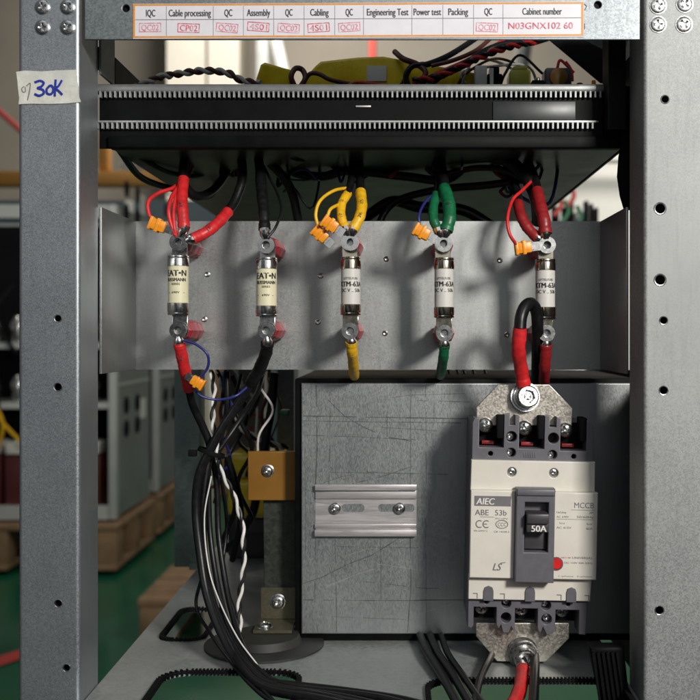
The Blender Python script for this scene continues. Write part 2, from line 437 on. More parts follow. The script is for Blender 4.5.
# side rails under the roof, rear uprights
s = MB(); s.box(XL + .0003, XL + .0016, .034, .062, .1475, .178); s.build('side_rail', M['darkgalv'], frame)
s = MB(); s.box(XL + .0004, XL + .0018, .0625, .46, .111, .1645); s.box(XL - .012, XL, .036, .46, .16, .1635); s.build('side_rail', M['black'], frame)
s = MB(); s.box(XR + .006, XR + .0075, .034, .46, .113, .1645); s.box(XR - .012, XR - .002, .034, .05, .116, .175)
s.panel([pp([(492, 128), (552, 128), (552, 163), (529, 159)], .1)], .1, .0015)
s.build('side_rail', M['black'], frame)
s = MB()
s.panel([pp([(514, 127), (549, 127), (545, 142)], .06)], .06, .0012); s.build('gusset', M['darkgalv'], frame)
dU = .315
s = MB(); s.box(X(224.5, dU), X(243, dU), dU, dU + .0015, FZ + .002, Z(300, dU), bev=.0004)
s.box(X(224.5, dU), X(224.5, dU) + .0016, dU + .0017, dU + .03, FZ + .002, Z(300, dU)); s.box(X(243, dU) - .0016, X(243, dU), dU + .0017, dU + .02, FZ + .002, Z(300, dU))
s.box(X(236, dU), X(247, dU), dU - .006, dU - .0005, FZ + .001, FZ + .006)
M['upr'] = galv('steel_green_cast', (.25, .31, .28), rough=.4, metal=.5, lo=.9, hi=1.1)  # green cast of light on galvanised steel, put into the base colour
s.build('upright', M['upr'], frame)
s = MB(); s.box(XR - .03, XR - .002, .44, .445, FZ + .002, .10); s.build('upright', M['darkgalv'], frame)
s = MB(); s.box(.158, .1592, .0345, .44, FZ - .03, zb - .002)
s.build('side_panel', M['black'], frame)
s = MB()
s.panel([[(x, z) for x, z in pp([(551, 190), (545, 196), (542, 212), (541, 226), (543, 240), (546, 250), (551, 250)], .045)]], .045, .0015)
s.build('side_seal', M['matte'], frame)

# ------------------------------------------------------------------ labels
tl = thing('masking_tape', P(134, 175, -.0006), 'torn strip of masking tape with blue handwriting 30K stuck across the left post', 'tape label')
m = MB(); y = -.0006
edge = [(111.8, 151.5), (118, 150.6), (130, 151.2), (142, 150.4), (155, 150), (155.4, 156), (156.2, 163), (156.6, 169), (158, 173), (148, 174), (135, 174.4), (122, 174.2), (113.6, 174.6), (114, 170), (113.2, 164), (112.6, 157)]
m.panel([pp(edge, 0)], y, .0004); m.build('tape', M['tape'], tl)
m = MB()
def hw(pts, w=1.5, d=-.0008): m.stroke([(X(a, 0), Z(b_, 0)) for a, b_ in pts], d, w * K0)
def sm(pts, sub=5):
    v = catmull([Vector((a, b_, 0)) for a, b_ in pts], sub); return [(q.x, q.y) for q in v]
hw(sm([(125.5, 159), (129, 158), (131.5, 159.5), (130, 162), (127.5, 163.2), (131, 164.5), (131.5, 167), (128.5, 168.6), (125.5, 167.6)]), 1.7)
hw(sm([(136, 161.5), (133.8, 164), (134.2, 167), (137, 167.4), (138.6, 164.4), (137.4, 161.6), (135.6, 161.8)]), 1.6, -.0009)
hw([(140.2, 157.6), (139.8, 163), (139.6, 168.6)], 1.6, -.001)
hw(sm([(144.5, 158), (142.5, 161.5), (140.6, 163.4), (142.6, 165.4), (144.8, 167.6)]), 1.5, -.0011)
m.build('handwriting', M['blueink'], tl)
m = MB()
hw(sm([(117.5, 162), (115.9, 163.5), (116.8, 166), (118.6, 165.5), (118.4, 162.5)]), .5)
hw(sm([(119.5, 161.5), (122, 159.8), (121.6, 165), (120.2, 171.5)]), .6, -.0009)
m.build('pencil_mark', M['inkg'], tl)

lb = thing('inspection_label', P(355, 126, -.0006), 'long white inspection label with orange border, printed stages and red stamps along the top beam', 'label')
SL = -(1.5 / 320)       # slight tilt of the strip in the photo
def lz(px, py): return Z(py + (px - 195.5) * SL, 0)
def lq(x0, x1, y0, y1): return [(X(x0, 0), lz(x0, y1)), (X(x1, 0), lz(x1, y1)), (X(x1, 0), lz(x1, y0)), (X(x0, 0), lz(x0, y0))]
m = MB(); m.panel([lq(195.2, 516.6, 103, 128)], -.0006, .0003); m.build('paper', M['paper'], lb)
m = MB()
for q in (lq(195.2, 516.6, 103.2, 104.5), lq(195.2, 516.6, 126.1, 127.4), lq(195.3, 196.7, 104.5, 126.1), lq(515, 516.5, 104.5, 126.1)): m.panel([q], -.00068, .00006)
m.build('border', M['orange'], lb)
cols = [196.7, 219, 252.5, 274, 295.6, 317.3, 339.2, 359.7, 394.2, 416.3, 438.2, 459.2, 515]
m = MB()
for cpx in cols[1:-1]: m.stroke([(X(cpx, 0), lz(cpx, 105)), (X(cpx, 0), lz(cpx, 126))], -.00066, .35 * K0)
m.stroke([(X(197, 0), lz(197, 114.4)), (X(515, 0), lz(515, 114.4))], -.00067, .45 * K0)
m.build('table_line', M['inkg'], lb)
words = ['IQC', 'Cable processing', 'QC', 'Assembly', 'QC', 'Cabling', 'QC', 'Engineering Test', 'Power test', 'Packing', 'QC', 'Cabinet number']
wid = [6.5, 30, 5.5, 16.5, 5, 13, 5, 29.5, 19.5, 14, 5.5, 28]
m = MB()
for i, (t, w) in enumerate(zip(words, wid)):
    cpx = (cols[i] + cols[i + 1]) / 2
    m.text(t, X(cpx, 0), lz(cpx, 112.1), -.00072, 4.9 * K0, w * K0, 'C', rot=-math.atan(SL), bold=.02)
m.build('printed_heading', M['ink'], lb)
stamps = [(0, 'QC02', 0), (1, 'CP02', 1), (2, 'QC02', 0), (3, '4S01', 1), (4, 'QC02', 0), (5, '4S01', 1), (6, 'QC02', 0), (10, 'QC02', 0)]
for i, t, dk in stamps:
    cpx = (cols[i] + cols[i + 1]) / 2 + random.uniform(-1, 1); cy = 120.2 + random.uniform(-.5, .9)
    m = MB(); rz = random.uniform(-.09, .07); hw_ = 7.6
    c0 = Vector((X(cpx, 0), lz(cpx, cy)))
    def R2(a, b_): return (c0.x + (a * math.cos(rz) - b_ * math.sin(rz)) * K0, c0.y + (a * math.sin(rz) + b_ * math.cos(rz)) * K0)
    box_ = [R2(-hw_, -3), R2(hw_, -3), R2(hw_, 3), R2(-hw_, 3), R2(-hw_, -3)]
    m.stroke(box_, -.00074, .55 * K0)
    m.text(t, c0.x, c0.y - 2.1 * K0, -.00075, 4.2 * K0, 12.4 * K0, 'C', rot=rz, bold=.012)
    m.build('stamp', M['redink'] if dk else M['pinkink'], lb)
m = MB()
m.text('N03GNX102 60', X(463, 0), lz(463, 122.2), -.00075, 4.6 * K0, 46 * K0, 'L', rot=-math.atan(SL), bold=.015); m.build('stamped_number', M['redink'], lb)
m = MB()
m.stroke([(X(a, 0), Z(b_, 0)) for a, b_ in [(517.3, 103), (519, 104.5), (517.6, 107.5)]], -.0004, .5 * K0)
m.stroke([(X(a, 0), Z(b_, 0)) for a, b_ in [(517.5, 117), (517.5, 121)]], -.0004, .5 * K0)
tag(m.build('pen_mark', M['ink']), 'small black pen ticks on the top beam right of the inspection label', 'pen mark')

# ------------------------------------------------------------------ power tray
dT = .05
tr = thing('equipment_tray', (0, dT, .11), 'black steel slide-in tray with grey serrated front edging under the top beam', 'tray')
m = MB()
slots = []
bx0, bx1 = X(171, dT), X(551, dT)
m.flat([[(X(178, dT), dT + .006), (X(545, dT), dT + .006), (XR - .002, .47), (XL + .001, .47)]], Z(204.5, dT) + .0012, .0016)
m.flat([[(XL + .004, dT + .02), (XR + .004, dT + .02), (XR, .47), (XL + .004, .47)]], Z(171, dT), .0014)
m.build('tray_pan', M['tray'], tr)
m = MB()
m.panel([rect(bx0, bx1, Z(206, dT), Z(161.4, dT))], dT + .0002, .0016)
m.box(X(178, dT), X(545, dT), dT - .003, dT + .006, Z(206.2, dT), Z(197.5, dT), bev=.0008)
m.build('front_panel', M['black'], tr)
m = MB(); m.box(X(452, dT), X(511, dT), dT - .0008, dT, Z(186, dT), Z(172.5, dT), bev=.0003); m.build('inner_plate', M['tray'], tr)
def strip(y0, y1, ym, x0, x1, step):
    m = MB()
    m.box(X(x0, dT), X(x1, dT), dT - .0035, dT + .006, Z(ym, dT), Z(y0, dT), bev=.0013, seg=3)
    a = x0 + 1
    while a < x1 - 2:
        m.box(X(a, dT), X(a + 1.25, dT), dT - .0032, dT + .0, Z(y1, dT), Z(ym, dT) + .0004); a += step
    return m.build('edge_strip', M['trim'], tr)
strip(160.8, 170.4, 166.4, 167.5, 540, 3.52)
strip(186.6, 192.6, 188.6, 169, 527, 3.52)
m = MB(); m.box(X(354, dT), X(365, dT), dT - .0008, dT, Z(176.8, dT), Z(175.4, dT), bev=.0003); m.build('slot_mark', M['alu'], tr)

def coil(name, pts, dd, label, mat=M['ytape'], th=.035):
    m = MB(); m.panel([pp(pts, dd)], dd, th, bev=.0016, seg=3)
    return tag(m.build(name, mat), label, 'wrapped coil', 'yellow wrapped parts on the tray')
coil('wrapped_coil', [(281, 162), (286, 146), (289, 144.2), (307.5, 149.5), (308.5, 152.5), (307, 162)], .09, 'short flared yellow taped bundle end, left of its long yellow neighbour on the tray')
coil('wrapped_coil', [(312, 162), (318, 155), (325, 147), (329, 143.6), (356, 140.6), (374, 140), (398, 144.5), (425, 149), (440, 152), (442, 162)], .10, 'long yellow taped bundle lying along the middle of the black tray top', th=.03)

def cable(name, mat, pts, r, label, cat='cable', group=None, n=12, sub=7):
    m = MB(); m.tube([P(*p) for p in pts], r, n=n, sub=sub)
    o = m.build(name, mat); return tag(o, label, cat, group)
def twist(name, mats, pts, r, pitch, label, cat='twisted wires', group=None):
    v = catmull([P(*p) for p in pts], 40)
    t = thing(name, v[-1], label, cat, group)
    L = 0; A = [[], []]
    for i, p in enumerate(v):
        if i: L += (p - v[i - 1]).length
        a = v[max(i - 1, 0)]; b_ = v[min(i + 1, len(v) - 1)]; tg = (b_ - a).normalized()
        u = tg.cross(Vector((0, 1, 0))).normalized(); w = tg.cross(u)
        if i % 3: continue
        for s_ in (0, 1):
            q = L / pitch * 2 * PI + s_ * PI
            A[s_].append(p + (u * math.cos(q) + w * math.sin(q)) * r * .95)
    for s_ in (0, 1):
        m = MB(); m.tube(A[s_], r, n=8, sub=2); m.build('wire', M[mats[s_]], t, label=('white wire' if mats[s_] == 'white' else mats[s_] + ' wire'))
    return t
twist('twisted_wires', ('brown', 'white'), [(196, 163, .06), (212, 156, .07), (226, 153, .08), (245, 150.5, .08), (262, 152, .08), (272, 157, .08), (286, 160, .08)], .0013, .013, 'brown and white twisted pair lying on the left of the tray')
cable('wire_loop', M['brown'], [(311, 163, .085), (308, 155, .083), (311, 149, .085), (316, 150, .088), (318, 156, .085), (314, 163, .085)], .0017, 'dark brown wire looped between the two yellow bundles', 'wire')
cable('wire_loop', M['brown'], [(316, 161, .087), (321, 153, .085), (328, 153, .085), (336, 157, .085), (350, 160, .088)], .0014, 'dark brown wire curving in front of the long yellow bundle', 'wire')
cable('tray_wire', M['red'], [(348, 162, .08), (354, 159, .08), (366, 160, .08), (378, 161.5, .08)], .0012, 'short red wire at the foot of the long yellow bundle', 'wire')
hg = 'wires fanning up from the tray'
cable('harness_wire', M['cable'], [(392, 163, .09), (390, 154, .09), (395, 147, .09), (405, 146, .09), (420, 140, .1), (436, 130, .12), (450, 120, .14)], .0019, 'black wire rising right from the tie on the long yellow bundle', 'wire', hg)
cable('harness_wire', M['brown'], [(399, 162, .088), (404, 152, .088), (398, 146, .09), (388, 142, .09), (382, 137, .1)], .0018, 'brown wire end pointing up left from the yellow bundle', 'wire', hg)
cable('harness_wire', M['red'], [(403, 157, .085), (416, 151, .088), (430, 145, .09), (444, 138, .1), (460, 129, .12)], .0015, 'red wire rising beside the black harness above the tray', 'wire', hg)
cable('harness_wire', M['cable'], [(404, 162, .085), (415, 154, .086), (432, 146, .09), (448, 136, .1), (464, 131, .1), (480, 130, .1), (500, 124, .12)], .0024, 'thickest black harness cable sweeping right over the tray connectors', 'wire', hg)
cable('harness_wire', M['brown'], [(408, 147, .09), (424, 143, .09), (440, 136, .1), (452, 126, .12)], .0014, 'thin brown wire above the red harness wire', 'wire', hg)
twist('twisted_wires', ('cable', 'red'), [(395, 158, .083), (412, 155, .084), (428, 148, .086), (445, 140, .09), (462, 134, .09), (485, 129, .1)], .0013, .012, 'black and red twisted pair crossing the yellow bundle', group=None)
t = thing('circuit_board', P(480, 162, .1), 'dark green circuit board lying flat on the right of the tray under the relay', 'circuit board')
m = MB(); m.box(X(432, .1), X(528, .1), .082, .16, Z(163, .085), Z(163, .085) + .0016); m.build('board', M['green'], t)
for i, (a, h_, w_, mt) in enumerate(((484, 10, 1.6, 'silver'), (514, 6, 2.2, 'matte'), (519, 4, 2, 'silver'), (461, 4, 1.4, 'matte'), (524, 8, 1.5, 'ctag'), (511, 3, 1.5, 'white'), (437, 5, 1.2, 'silver'))):
    m = MB(); m.lathe([(w_ * .0008, 0), (w_ * .0009, .0004), (w_ * .0009, h_ * .00085 - .0004), (w_ * .0007, h_ * .00085), (0, h_ * .00085)], (X(a, .1), .1, Z(163, .085) + .0017), (0, 0, 1), 14); m.build('capacitor', M[mt], t)
for i in range(5):
    rr_ = random.Random(i + 40); a = rr_.uniform(380, 500); 
    cable('harness_wire', M[rr_.choice(['cable', 'brown', 'dred', 'cable', 'white'])], [(a, 163, .1), (a + rr_.uniform(-6, 8), 152, .1), (a + rr_.uniform(10, 30), rr_.uniform(138, 148), .11), (a + rr_.uniform(30, 48), rr_.uniform(146, 156), .12), (a + 50, 165, .13)], .0009, 'thin stray wire looping over the tray parts', 'wire', 'thin stray wires looping over the tray', n=8)
m = MB(); m.box(X(362, .0995), X(376, .0995), .0992, .0998, Z(158, .0995), Z(147, .0995)); tag(m.build('part_sticker', M['white']), 'small white sticker on the front of the long yellow bundle', 'sticker')
t = thing('terminal_connector', P(448, 162, .09), 'white plug connector with black housing on the tray beside the yellow bundle', 'connector')
m = MB(); m.box(X(439, .09), X(447.5, .09), .085, .1, Z(162, .09), Z(148, .09), bev=.0008); m.box(X(449.5, .09), X(452, .09), .085, .1, Z(162, .09), Z(150, .09)); m.build('plug', M['white'], t)
m = MB(); m.box(X(448, .088), X(459, .088), .088, .104, Z(162, .09), Z(153, .09), bev=.001); m.box(X(450, .088), X(457, .088), .09, .1, Z(153.4, .09), Z(147.4, .09), bev=.0008); m.build('housing', M['matte'], t)
t = thing('relay', P(472, 162, .09), 'small yellow green relay block standing on the tray right of the connector', 'relay')
m = MB(); m.box(X(464, .09), X(479, .09), .088, .108, Z(162, .09), Z(150.2, .09), bev=.0012); m.build('case', M['relay'], t)
m = MB(); m.box(X(466.5, .09), X(477, .09), .09, .104, Z(149.9, .09), Z(147, .09), bev=.0008); m.build('cap', M['relay'], t)
m = MB(); m.box(X(480, .09), X(489, .09), .09, .1, Z(162, .09), Z(157, .09), bev=.0008); m.build('base', M['matte'], t)
t = thing('coil_inductor', P(499, 162, .09), 'black square inductor with orange core beside the relay on the tray', 'inductor')
m = MB(); m.box(X(489.5, .09), X(508.5, .09), .09, .108, Z(162, .09), Z(148, .09), bev=.0016); m.build('housing', M['dgrey2'], t)
m = MB(); m.lathe([(.0055, 0), (.0055, .0008), (.004, .0014), (0, .0014)], P(499, 155, .0898), (0, -1, 0)); m.build('core', M['amber'], t)
cable('tray_wire', M['red'], [(498, 149, .1), (500, 143, .1), (505, 147, .1), (510, 152, .1)], .0009, 'thin red wire arching over the black inductor', 'wire')
cable('tray_wire', M['red'], [(504, 144, .1), (508, 150, .1), (509, 158, .1)], .0009, 'thin red wire dropping at the right side of the inductor', 'wire')

# ------------------------------------------------------------------ fuses on the crossbar
dF = .060
def fuse(cx, y0, y1, y2, y3, bt, bb, kind, label):
    kk = k(dF)
    t = thing('fuse', P(cx, y3, dF), label, 'fuse', 'cylindrical fuses bolted along the crossbar')
    x = X(cx, dF); yc = dF + .0065; r = .0063 if kind == 'cream' else .0060
    z0, z1, z2, z3 = (Z(q, dF) for q in (y0, y1, y2, y3))
    m = MB(); m.lathe([(0, z2 - .0006), (r * .97, z2 - .0006), (r * .97, z1 + .0006), (0, z1 + .0006)], (x, yc, 0), (0, 0, 1), 40)
    m.build('body', M['fuse_c' if kind == 'cream' else 'fuse_w'], t)
    cm = M['silver' if kind == 'cream' else 'brass']
    for a, b_ in ((z1, z0), (z2, z3)):
        m = MB(); s_ = 1 if b_ > a else -1
        m.lathe([(r * .96, a), (r * 1.03, a + .0003 * s_), (r * 1.03, b_ - .0022 * s_), (r * .99, b_ - .0015 * s_), (r * 1.03, b_ - .001 * s_), (r * 1.0, b_ - .0002 * s_), (r * .86, b_), (0, b_)], (x, yc, 0), (0, 0, 1), 40)
        cp = m.build('end_cap', cm, t)
    for (bx, by), zc, s_ in ((bt, z0, 1), (bb, z3, -1)):
        p = P(bx, by, dF)
        m = MB()       # bent mounting tag with rounded end
        yb = dF + .006
        zz = p.z
        tagl = [(p.x - .0047, zc - s_ * .0004), (p.x - .0047, zz), (p.x - .0035, zz + s_ * .0042), (p.x, zz + s_ * .0056), (p.x + .0035, zz + s_ * .0042), (p.x + .0047, zz), (p.x + .0047, zc - s_ * .0004)]
        if s_ < 0: tagl = tagl[::-1]
        m.panel([tagl], yb, .0014, bev=.0003)
        m.build('mounting_tag', cm, t)
        m = MB(); m.head((p.x, yb - .0016, p.z), .0040, h=.0034, rec='dome', ang=random.random(), washer=False)
        m.lathe([(.0052, .0015), (.0052, .0006), (.0046, 0), (.003, 0)], (p.x, yb - .0016, p.z), (0, 1, 0), 28)
        m.build('bolt', M['screw'], t)
        m = MB()       # standoff insulator down to the crossbar
        px_ = p.x + .0005
        prof = [(0, .0014), (.0048, .0016), (.0062, .006), (.0062, .010), (.0056, .012), (.0066, .016), (.0066, .026), (.0058, .028), (.0066, .031), (.0064, .040), (.005, .0425)]
        m.lathe(prof, (px_, yb, p.z), (0, 1, 0), 8); m.build('insulator', M['insul'], t)
    m = MB(); fs = random.uniform(-.0012, .0014)
    bd = (x, yc, r * .97, fs)
    if kind == 'cream':
        o = -.0012
        m.text('EAT', x, z1 - .0050, 0, .0034, .0084, 'C', bend=(x, yc, bd[2]), bold=.03)
        for v in m.bm.verts: pass
        m2 = MB()
        m.bm.free(); m = MB()
        m.text('EAT\u2022N', x, z1 - .0058, 0, .0036, .0130, 'C', bend=bd, bold=.05)
        m.text('BUSSMANN', x, z1 - .0090, 0, .0020, .0124, 'C', bend=bd, bold=.04)
        m.text('SERIES', x, z1 - .0112, 0, .0013, .005, 'C', bend=bd, bold=.02)
        m.text('690V', x, z1 - .0162, 0, .0013, .0046, 'C', bend=bd, bold=.02)
        for q in (-.0042, .0042): m.text('-', x, z1 - .0162, 0, .0014, .0028, 'C', bend=(x + q * .8, yc + .0013, bd[2] - .0001), bold=.01)
        m2.bm.free()
    else:
        m.text('LITTELFUSE', x, z1 - .0062, 0, .0013, .0088, 'C', bend=bd, bold=.02)
        m.text('KTM-63A', x, z1 - .0104, 0, .0030, .0150, 'C', bend=bd, bold=.04)
        m.text('DC V .. 50k', x, z1 - .0137, 0, .0021, .0130, 'C', bend=bd, bold=.02)
    m.build('printed_text', M['ink'], t)
    return t
fuse(225.7, 282, 290, 316, 325, (226.5, 273), (227, 336), 'cream', 'cream fuse with silver caps under the red sleeved cables, leftmost on the crossbar')
fuse(289.4, 283.5, 292, 318, 326, (290, 275), (290, 336), 'cream', 'cream fuse with silver caps between black cables, second from the left')
fuse(350.2, 283, 292, 317, 325, (349.5, 273), (350, 336.5), 'white', 'white fuse with brassy caps under the yellow sleeved cables')
fuse(417.6, 283.5, 292, 319, 327, (416.5, 274), (417.5, 338), 'white', 'white fuse with brassy caps under the green sleeved cables')
fuse(490.6, 284.5, 293, 319, 328, (491, 275), (490.5, 338), 'white', 'white fuse under the dark red sleeved cables, rightmost on the crossbar')

def lug(parent, p0, p1, r=.0032):
    """crimped ring lug between a bolt (p0) and the cable end (p1)"""
    p0, p1 = Vector(p0), Vector(p1); m = MB(); dr = (p1 - p0).normalized()
    m.tube([p0 + dr * .0035, p0 + dr * .0065, p1 + dr * .002], r, n=10, sub=2, rfn=lambda f_: .55 + .45 * min(1, f_ * 2))
    m.lathe([(.0024, -.0004), (.0050, -.0004), (.0050, .0004), (.0024, .0004)], p0, (0, 1, 0), 24)
    return m.build('cable_lug', M['silver'], parent)
def fcable(mat, sleeve, tail, bolt, r, label, group, rt=None, name='power_cable', marks=None):
    """cable thing: coloured sleeve, black tail, crimp lug at the bolt"""
    t = thing(name, P(*sleeve[0]), label, 'cable', group)
    ph = random.random() * 9
    m = MB(); m.tube([P(*p) for p in sleeve], r, n=16, sub=10, rfn=lambda f_: 1 + .035 * math.sin(f_ * 23 + ph) + .025 * math.sin(f_ * 61 + ph * 2) + (.05 if f_ < .12 else 0)); sl = m.build('sleeve', mat, t)
    if tail:
        m = MB(); m.tube([P(*p) for p in tail], rt or r * .85, n=12, sub=8); m.build('insulation', M['cable'], t)
    if bolt: lug(t, P(*bolt), P(*sleeve[0]))
    if marks:      # small printed wire numbers along the sleeve
        m = MB(); v = catmull([P(*p) for p in sleeve], 8)
        for f_ in marks:
            i = int(f_ * (len(v) - 2)); p = v[i]; tg = (v[i + 1] - v[i]); a = math.atan2(tg.z, tg.x)
            kx = r * .75
            m.text('W%d' % random.randint(10, 39), 0, -r * .3, 0, r * .62, r * 2.2, 'C')
            n0 = getattr(m, 'n0', 0); m.bm.verts.ensure_lookup_table()
            for vv in m.bm.verts[n0:]:
                lx, lz_ = vv.co.x, vv.co.z
                q = Vector((p.x + lx * math.cos(a) - lz_ * math.sin(a), p.y - math.sqrt(max(0, r * r - lz_ * lz_)) - .00015, p.z + lx * math.sin(a) + lz_ * math.cos(a)))
                vv.co = q
            m.n0 = len(m.bm.verts)
        m.build('wire_number', M['ink'], sl)
    return t
def tagc(c, ang, label, s_=1.0):
    """flag terminal housing"""
    p = P(*c); t = thing('wire_connector', p, label, 'connector', 'orange wire connectors at the fuses')
    rt = Matrix.Translation(p) @ Matrix.Rotation(ang, 4, 'Y') @ Matrix.Scale(s_, 4) @ Matrix.Translation(-p)
    m = MB(); m.box(p.x - .0046, p.x + .0046, p.y - .003, p.y + .003, p.z - .0034, p.z + .0034, bev=.0009)
    m.box(p.x - .0052, p.x - .0034, p.y - .0035, p.y + .0035, p.z - .004, p.z + .004, bev=.0005)
    m.box(p.x - .001, p.x + .0012, p.y - .0036, p.y + .0036, p.z - .0042, p.z + .0042, bev=.0005)
    for v in m.bm.verts: v.co = rt @ v.co
    m.build('housing', M['ctag'], t)
    m = MB(); m.box(p.x + .0046, p.x + .0095, p.y - .0004, p.y + .0004, p.z - .0026, p.z + .0026)
    m.box(p.x + .0046, p.x + .006, p.y - .0014, p.y + .0014, p.z - .0018, p.z + .0018)
    for v in m.bm.verts: v.co = rt @ v.co
    m.build('blade', M['silver'], t)
    return t
R_ = .0034
gu = 'sleeved cables entering the fuses from above'
fcable(M['red'], [(231.5, 263, .058), (230.5, 252, .060), (230, 240, .066), (231, 228, .075)], [(231, 229, .074), (231, 220, .085), (234, 205, .11), (240, 190, .15)], (227, 273, .0575), R_, 'upright red sleeved cable rising from the leftmost fuse', gu, marks=(.45,))
fcable(M['red'], [(238, 270.5, .060), (247, 266, .062), (256, 259, .068), (263, 251, .076)], [(262.5, 251.5, .076), (268, 243, .082), (273, 228, .088), (272, 212, .098), (266, 200, .12)], (228, 273, .0585), R_, 'red sleeved cable leaving the leftmost fuse sideways up to the right', gu, marks=(.4,))
fcable(M['cable'], [(289, 264, .058), (288.5, 252, .062), (287, 238, .07), (286, 224, .082)], [(286, 225, .08), (284, 210, .10), (280, 195, .13)], (290, 275, .0575), R_, 'black sleeved cable rising from the second fuse from the left', gu)
fcable(M['yellow'], [(347.5, 264, .058), (344, 256, .060), (344, 246, .066), (348.5, 238, .075)], [(348, 239, .073), (351, 228, .085), (352, 210, .12)], (349.5, 273, .0575), R_ * .8, 'left yellow sleeved cable of the pair above its fuse', gu, marks=(.35, .7))
fcable(M['yellow'], [(352, 264, .057), (356.5, 256, .059), (358.5, 247, .065), (357.5, 237, .075)], [(357.5, 238, .073), (357, 226, .09), (356, 208, .12)], (350.5, 273, .0565), R_ * .95, 'right thicker yellow sleeved cable of the pair above its fuse', gu, marks=(.35, .7))
fcable(M['green'], [(413.5, 265, .058), (409.8, 257, .060), (409.5, 248, .066), (411.5, 239, .075)], [(411.4, 240, .074), (413, 228, .09), (410, 210, .12)], (416.5, 274, .0575), R_ * .85, 'left thinner green sleeved cable of the pair above its fuse', gu)
fcable(M['green'], [(418.5, 265, .057), (421, 256, .059), (420.5, 245, .065), (417, 234, .075)], [(417.4, 235, .074), (416, 224, .09), (412, 206, .12)], (417, 274, .0565), R_ * 1.15, 'right thicker green sleeved cable of the pair above its fuse', gu, marks=(.6,))
fcable(M['dred'], [(484, 270, .060), (477, 263, .062), (472, 254, .066), (470, 245, .075)], [(470.3, 246, .074), (469, 236, .09), (462, 220, .12)], (491, 275, .0585), R_ * .95, 'left dark red sleeved cable of the pair above the rightmost fuse', gu)
fcable(M['dred'], [(489.5, 267, .057), (488.5, 257, .059), (486, 247, .065), (483.5, 236, .075)], [(483.7, 237, .074), (481, 226, .09), (474, 210, .12)], (490.8, 275, .0565), R_ * 1.1, 'right upright dark red sleeved cable above the rightmost fuse', gu)
gd = 'sleeved cables leaving the fuses below'
fcable(M['red'], [(228, 345, .062), (229.5, 352, .064), (232, 364, .070), (235, 378, .080)], [(234.7, 377, .079), (238, 390, .085), (245, 405, .09), (250, 420, .092), (247, 440, .090), (245, 465, .088), (246, 500, .084), (251, 530, .075), (261, 556, .06), (273, 577, .040), (290, 592, .016), (330, 600, -.004), (400, 616, -.03)], (227, 336, .0595), R_ * 1.05, 'red sleeved black cable hanging from the leftmost fuse into the loom', gd, rt=.0025, marks=(.4,))
fcable(M['cable'], [(291, 345, .062), (290, 352, .066), (285.5, 363, .075), (279, 374, .082)], [(279.4, 373.5, .082), (270, 389, .084), (258, 407, .084), (250, 422, .084), (242, 440, .084), (240, 465, .084), (243, 495, .08), (248, 525, .072), (258, 552, .06), (271, 575, .044), (288, 590, .022), (325, 597, .004), (400, 612, -.02)], (290, 336, .0595), R_ * 1.1, 'thick black cable sweeping down left from the second fuse', gd, rt=.0028)
fcable(M['yellow'], [(351, 344, .062), (351.5, 351, .066), (352.3, 359, .078), (352.8, 366, .094), (353, 368.5, .112)], [(353, 368.4, .111), (353, 367, .14), (353, 362, .17)], (350, 336.5, .0595), R_ * .95, 'yellow sleeved cable hanging below its fuse', gd, marks=(.3, .7))
fcable(M['green'], [(417.5, 346, .062), (417, 353, .066), (416, 360, .078), (415, 366, .094), (414.5, 368.5, .112)], [(414.5, 368.4, .111), (414, 367, .14), (413, 362, .17)], (417.5, 338, .0595), R_ * .9, 'green sleeved cable hanging below its fuse', gd)
fcable(M['dred'], [(490, 346, .062), (489.8, 353, .064), (489, 363, .07), (488.5, 374, .088)], [(488.5, 373, .087), (488, 385, .13), (488, 400, .16)], (490.5, 338, .0595), R_ * 1.0, 'dark red sleeved cable hanging below the rightmost fuse', gd)
cable('wire', M['cable'], [(291, 270, .055), (297, 262, .058), (301, 250, .065), (298, 238, .075), (292, 226, .085), (286, 214, .095)], .0008, 'thin black wire looping beside the second fuse from the left', 'wire')
gt = 'thin wires looping to the fuse connectors'
cable('wire', M['red'], [(211.5, 260, .056), (206.5, 253, .056), (206, 244, .058), (213, 238, .064), (224, 234, .072), (230, 228, .08)], .0012, 'outer thin red wire loop into the orange connector', 'wire', gt)
cable('wire', M['red'], [(225, 268, .0575), (221.5, 258, .057), (220.5, 249, .058), (223, 240, .064), (229, 231, .074)], .0012, 'inner thin red wire beside the leftmost upright red cable', 'wire', gt)
cable('wire', M['red'], [(226, 269, .0578), (224.5, 262, .057), (224, 250, .060), (226, 239, .066), (230, 229, .076)], .0011, 'short thin red wire touching the leftmost upright red cable', 'wire', gt)
cable('wire', M['yellow'], [(327.5, 263, .056), (325.5, 253, .056), (329, 243, .060), (339, 236, .068), (351, 234, .08)], .0010, 'outer thin yellow wire loop left of the yellow cables', 'wire', gt)
cable('wire', M['yellow'], [(333.5, 256, .056), (336, 249.5, .058), (342, 246, .064), (347, 243, .074)], .0010, 'inner short yellow wire loop left of the yellow cables', 'wire', gt)
cable('wire', M['blue'], [(399.5, 261, .056), (399.5, 253, .058), (404, 244, .066), (412, 237, .078)], .0008, 'thin blue wire curving left of the green cables', 'wire', gt)
cable('wire', M['red'], [(469, 275, .052), (464, 267, .050), (462.5, 256, .052), (466, 243, .06), (473, 236, .068), (479, 230, .08)], .0010, 'thin red wire loop left of the dark red cables', 'wire', gt)
cable('wire', M['blue'], [(231, 343, .058), (240, 346, .058), (248, 353, .058), (248.5, 362, .06), (243, 370, .062)], .0008, 'thin blue wire from the leftmost fuse to the lower orange connector', 'wire', gt)
cable('wire', M['blue'], [(238, 377, .065), (244, 383, .067), (256, 385.5, .07), (268, 383, .07), (276, 377, .075)], .0008, 'thin blue wire sagging between the red and black cables', 'wire', gt)
tagc((213, 261, .0565), .35, 'orange connector hanging left of the leftmost fuse bolt')
tagc((336, 260.5, .0545), .6, 'upper of the two orange connectors beside the yellow cables')
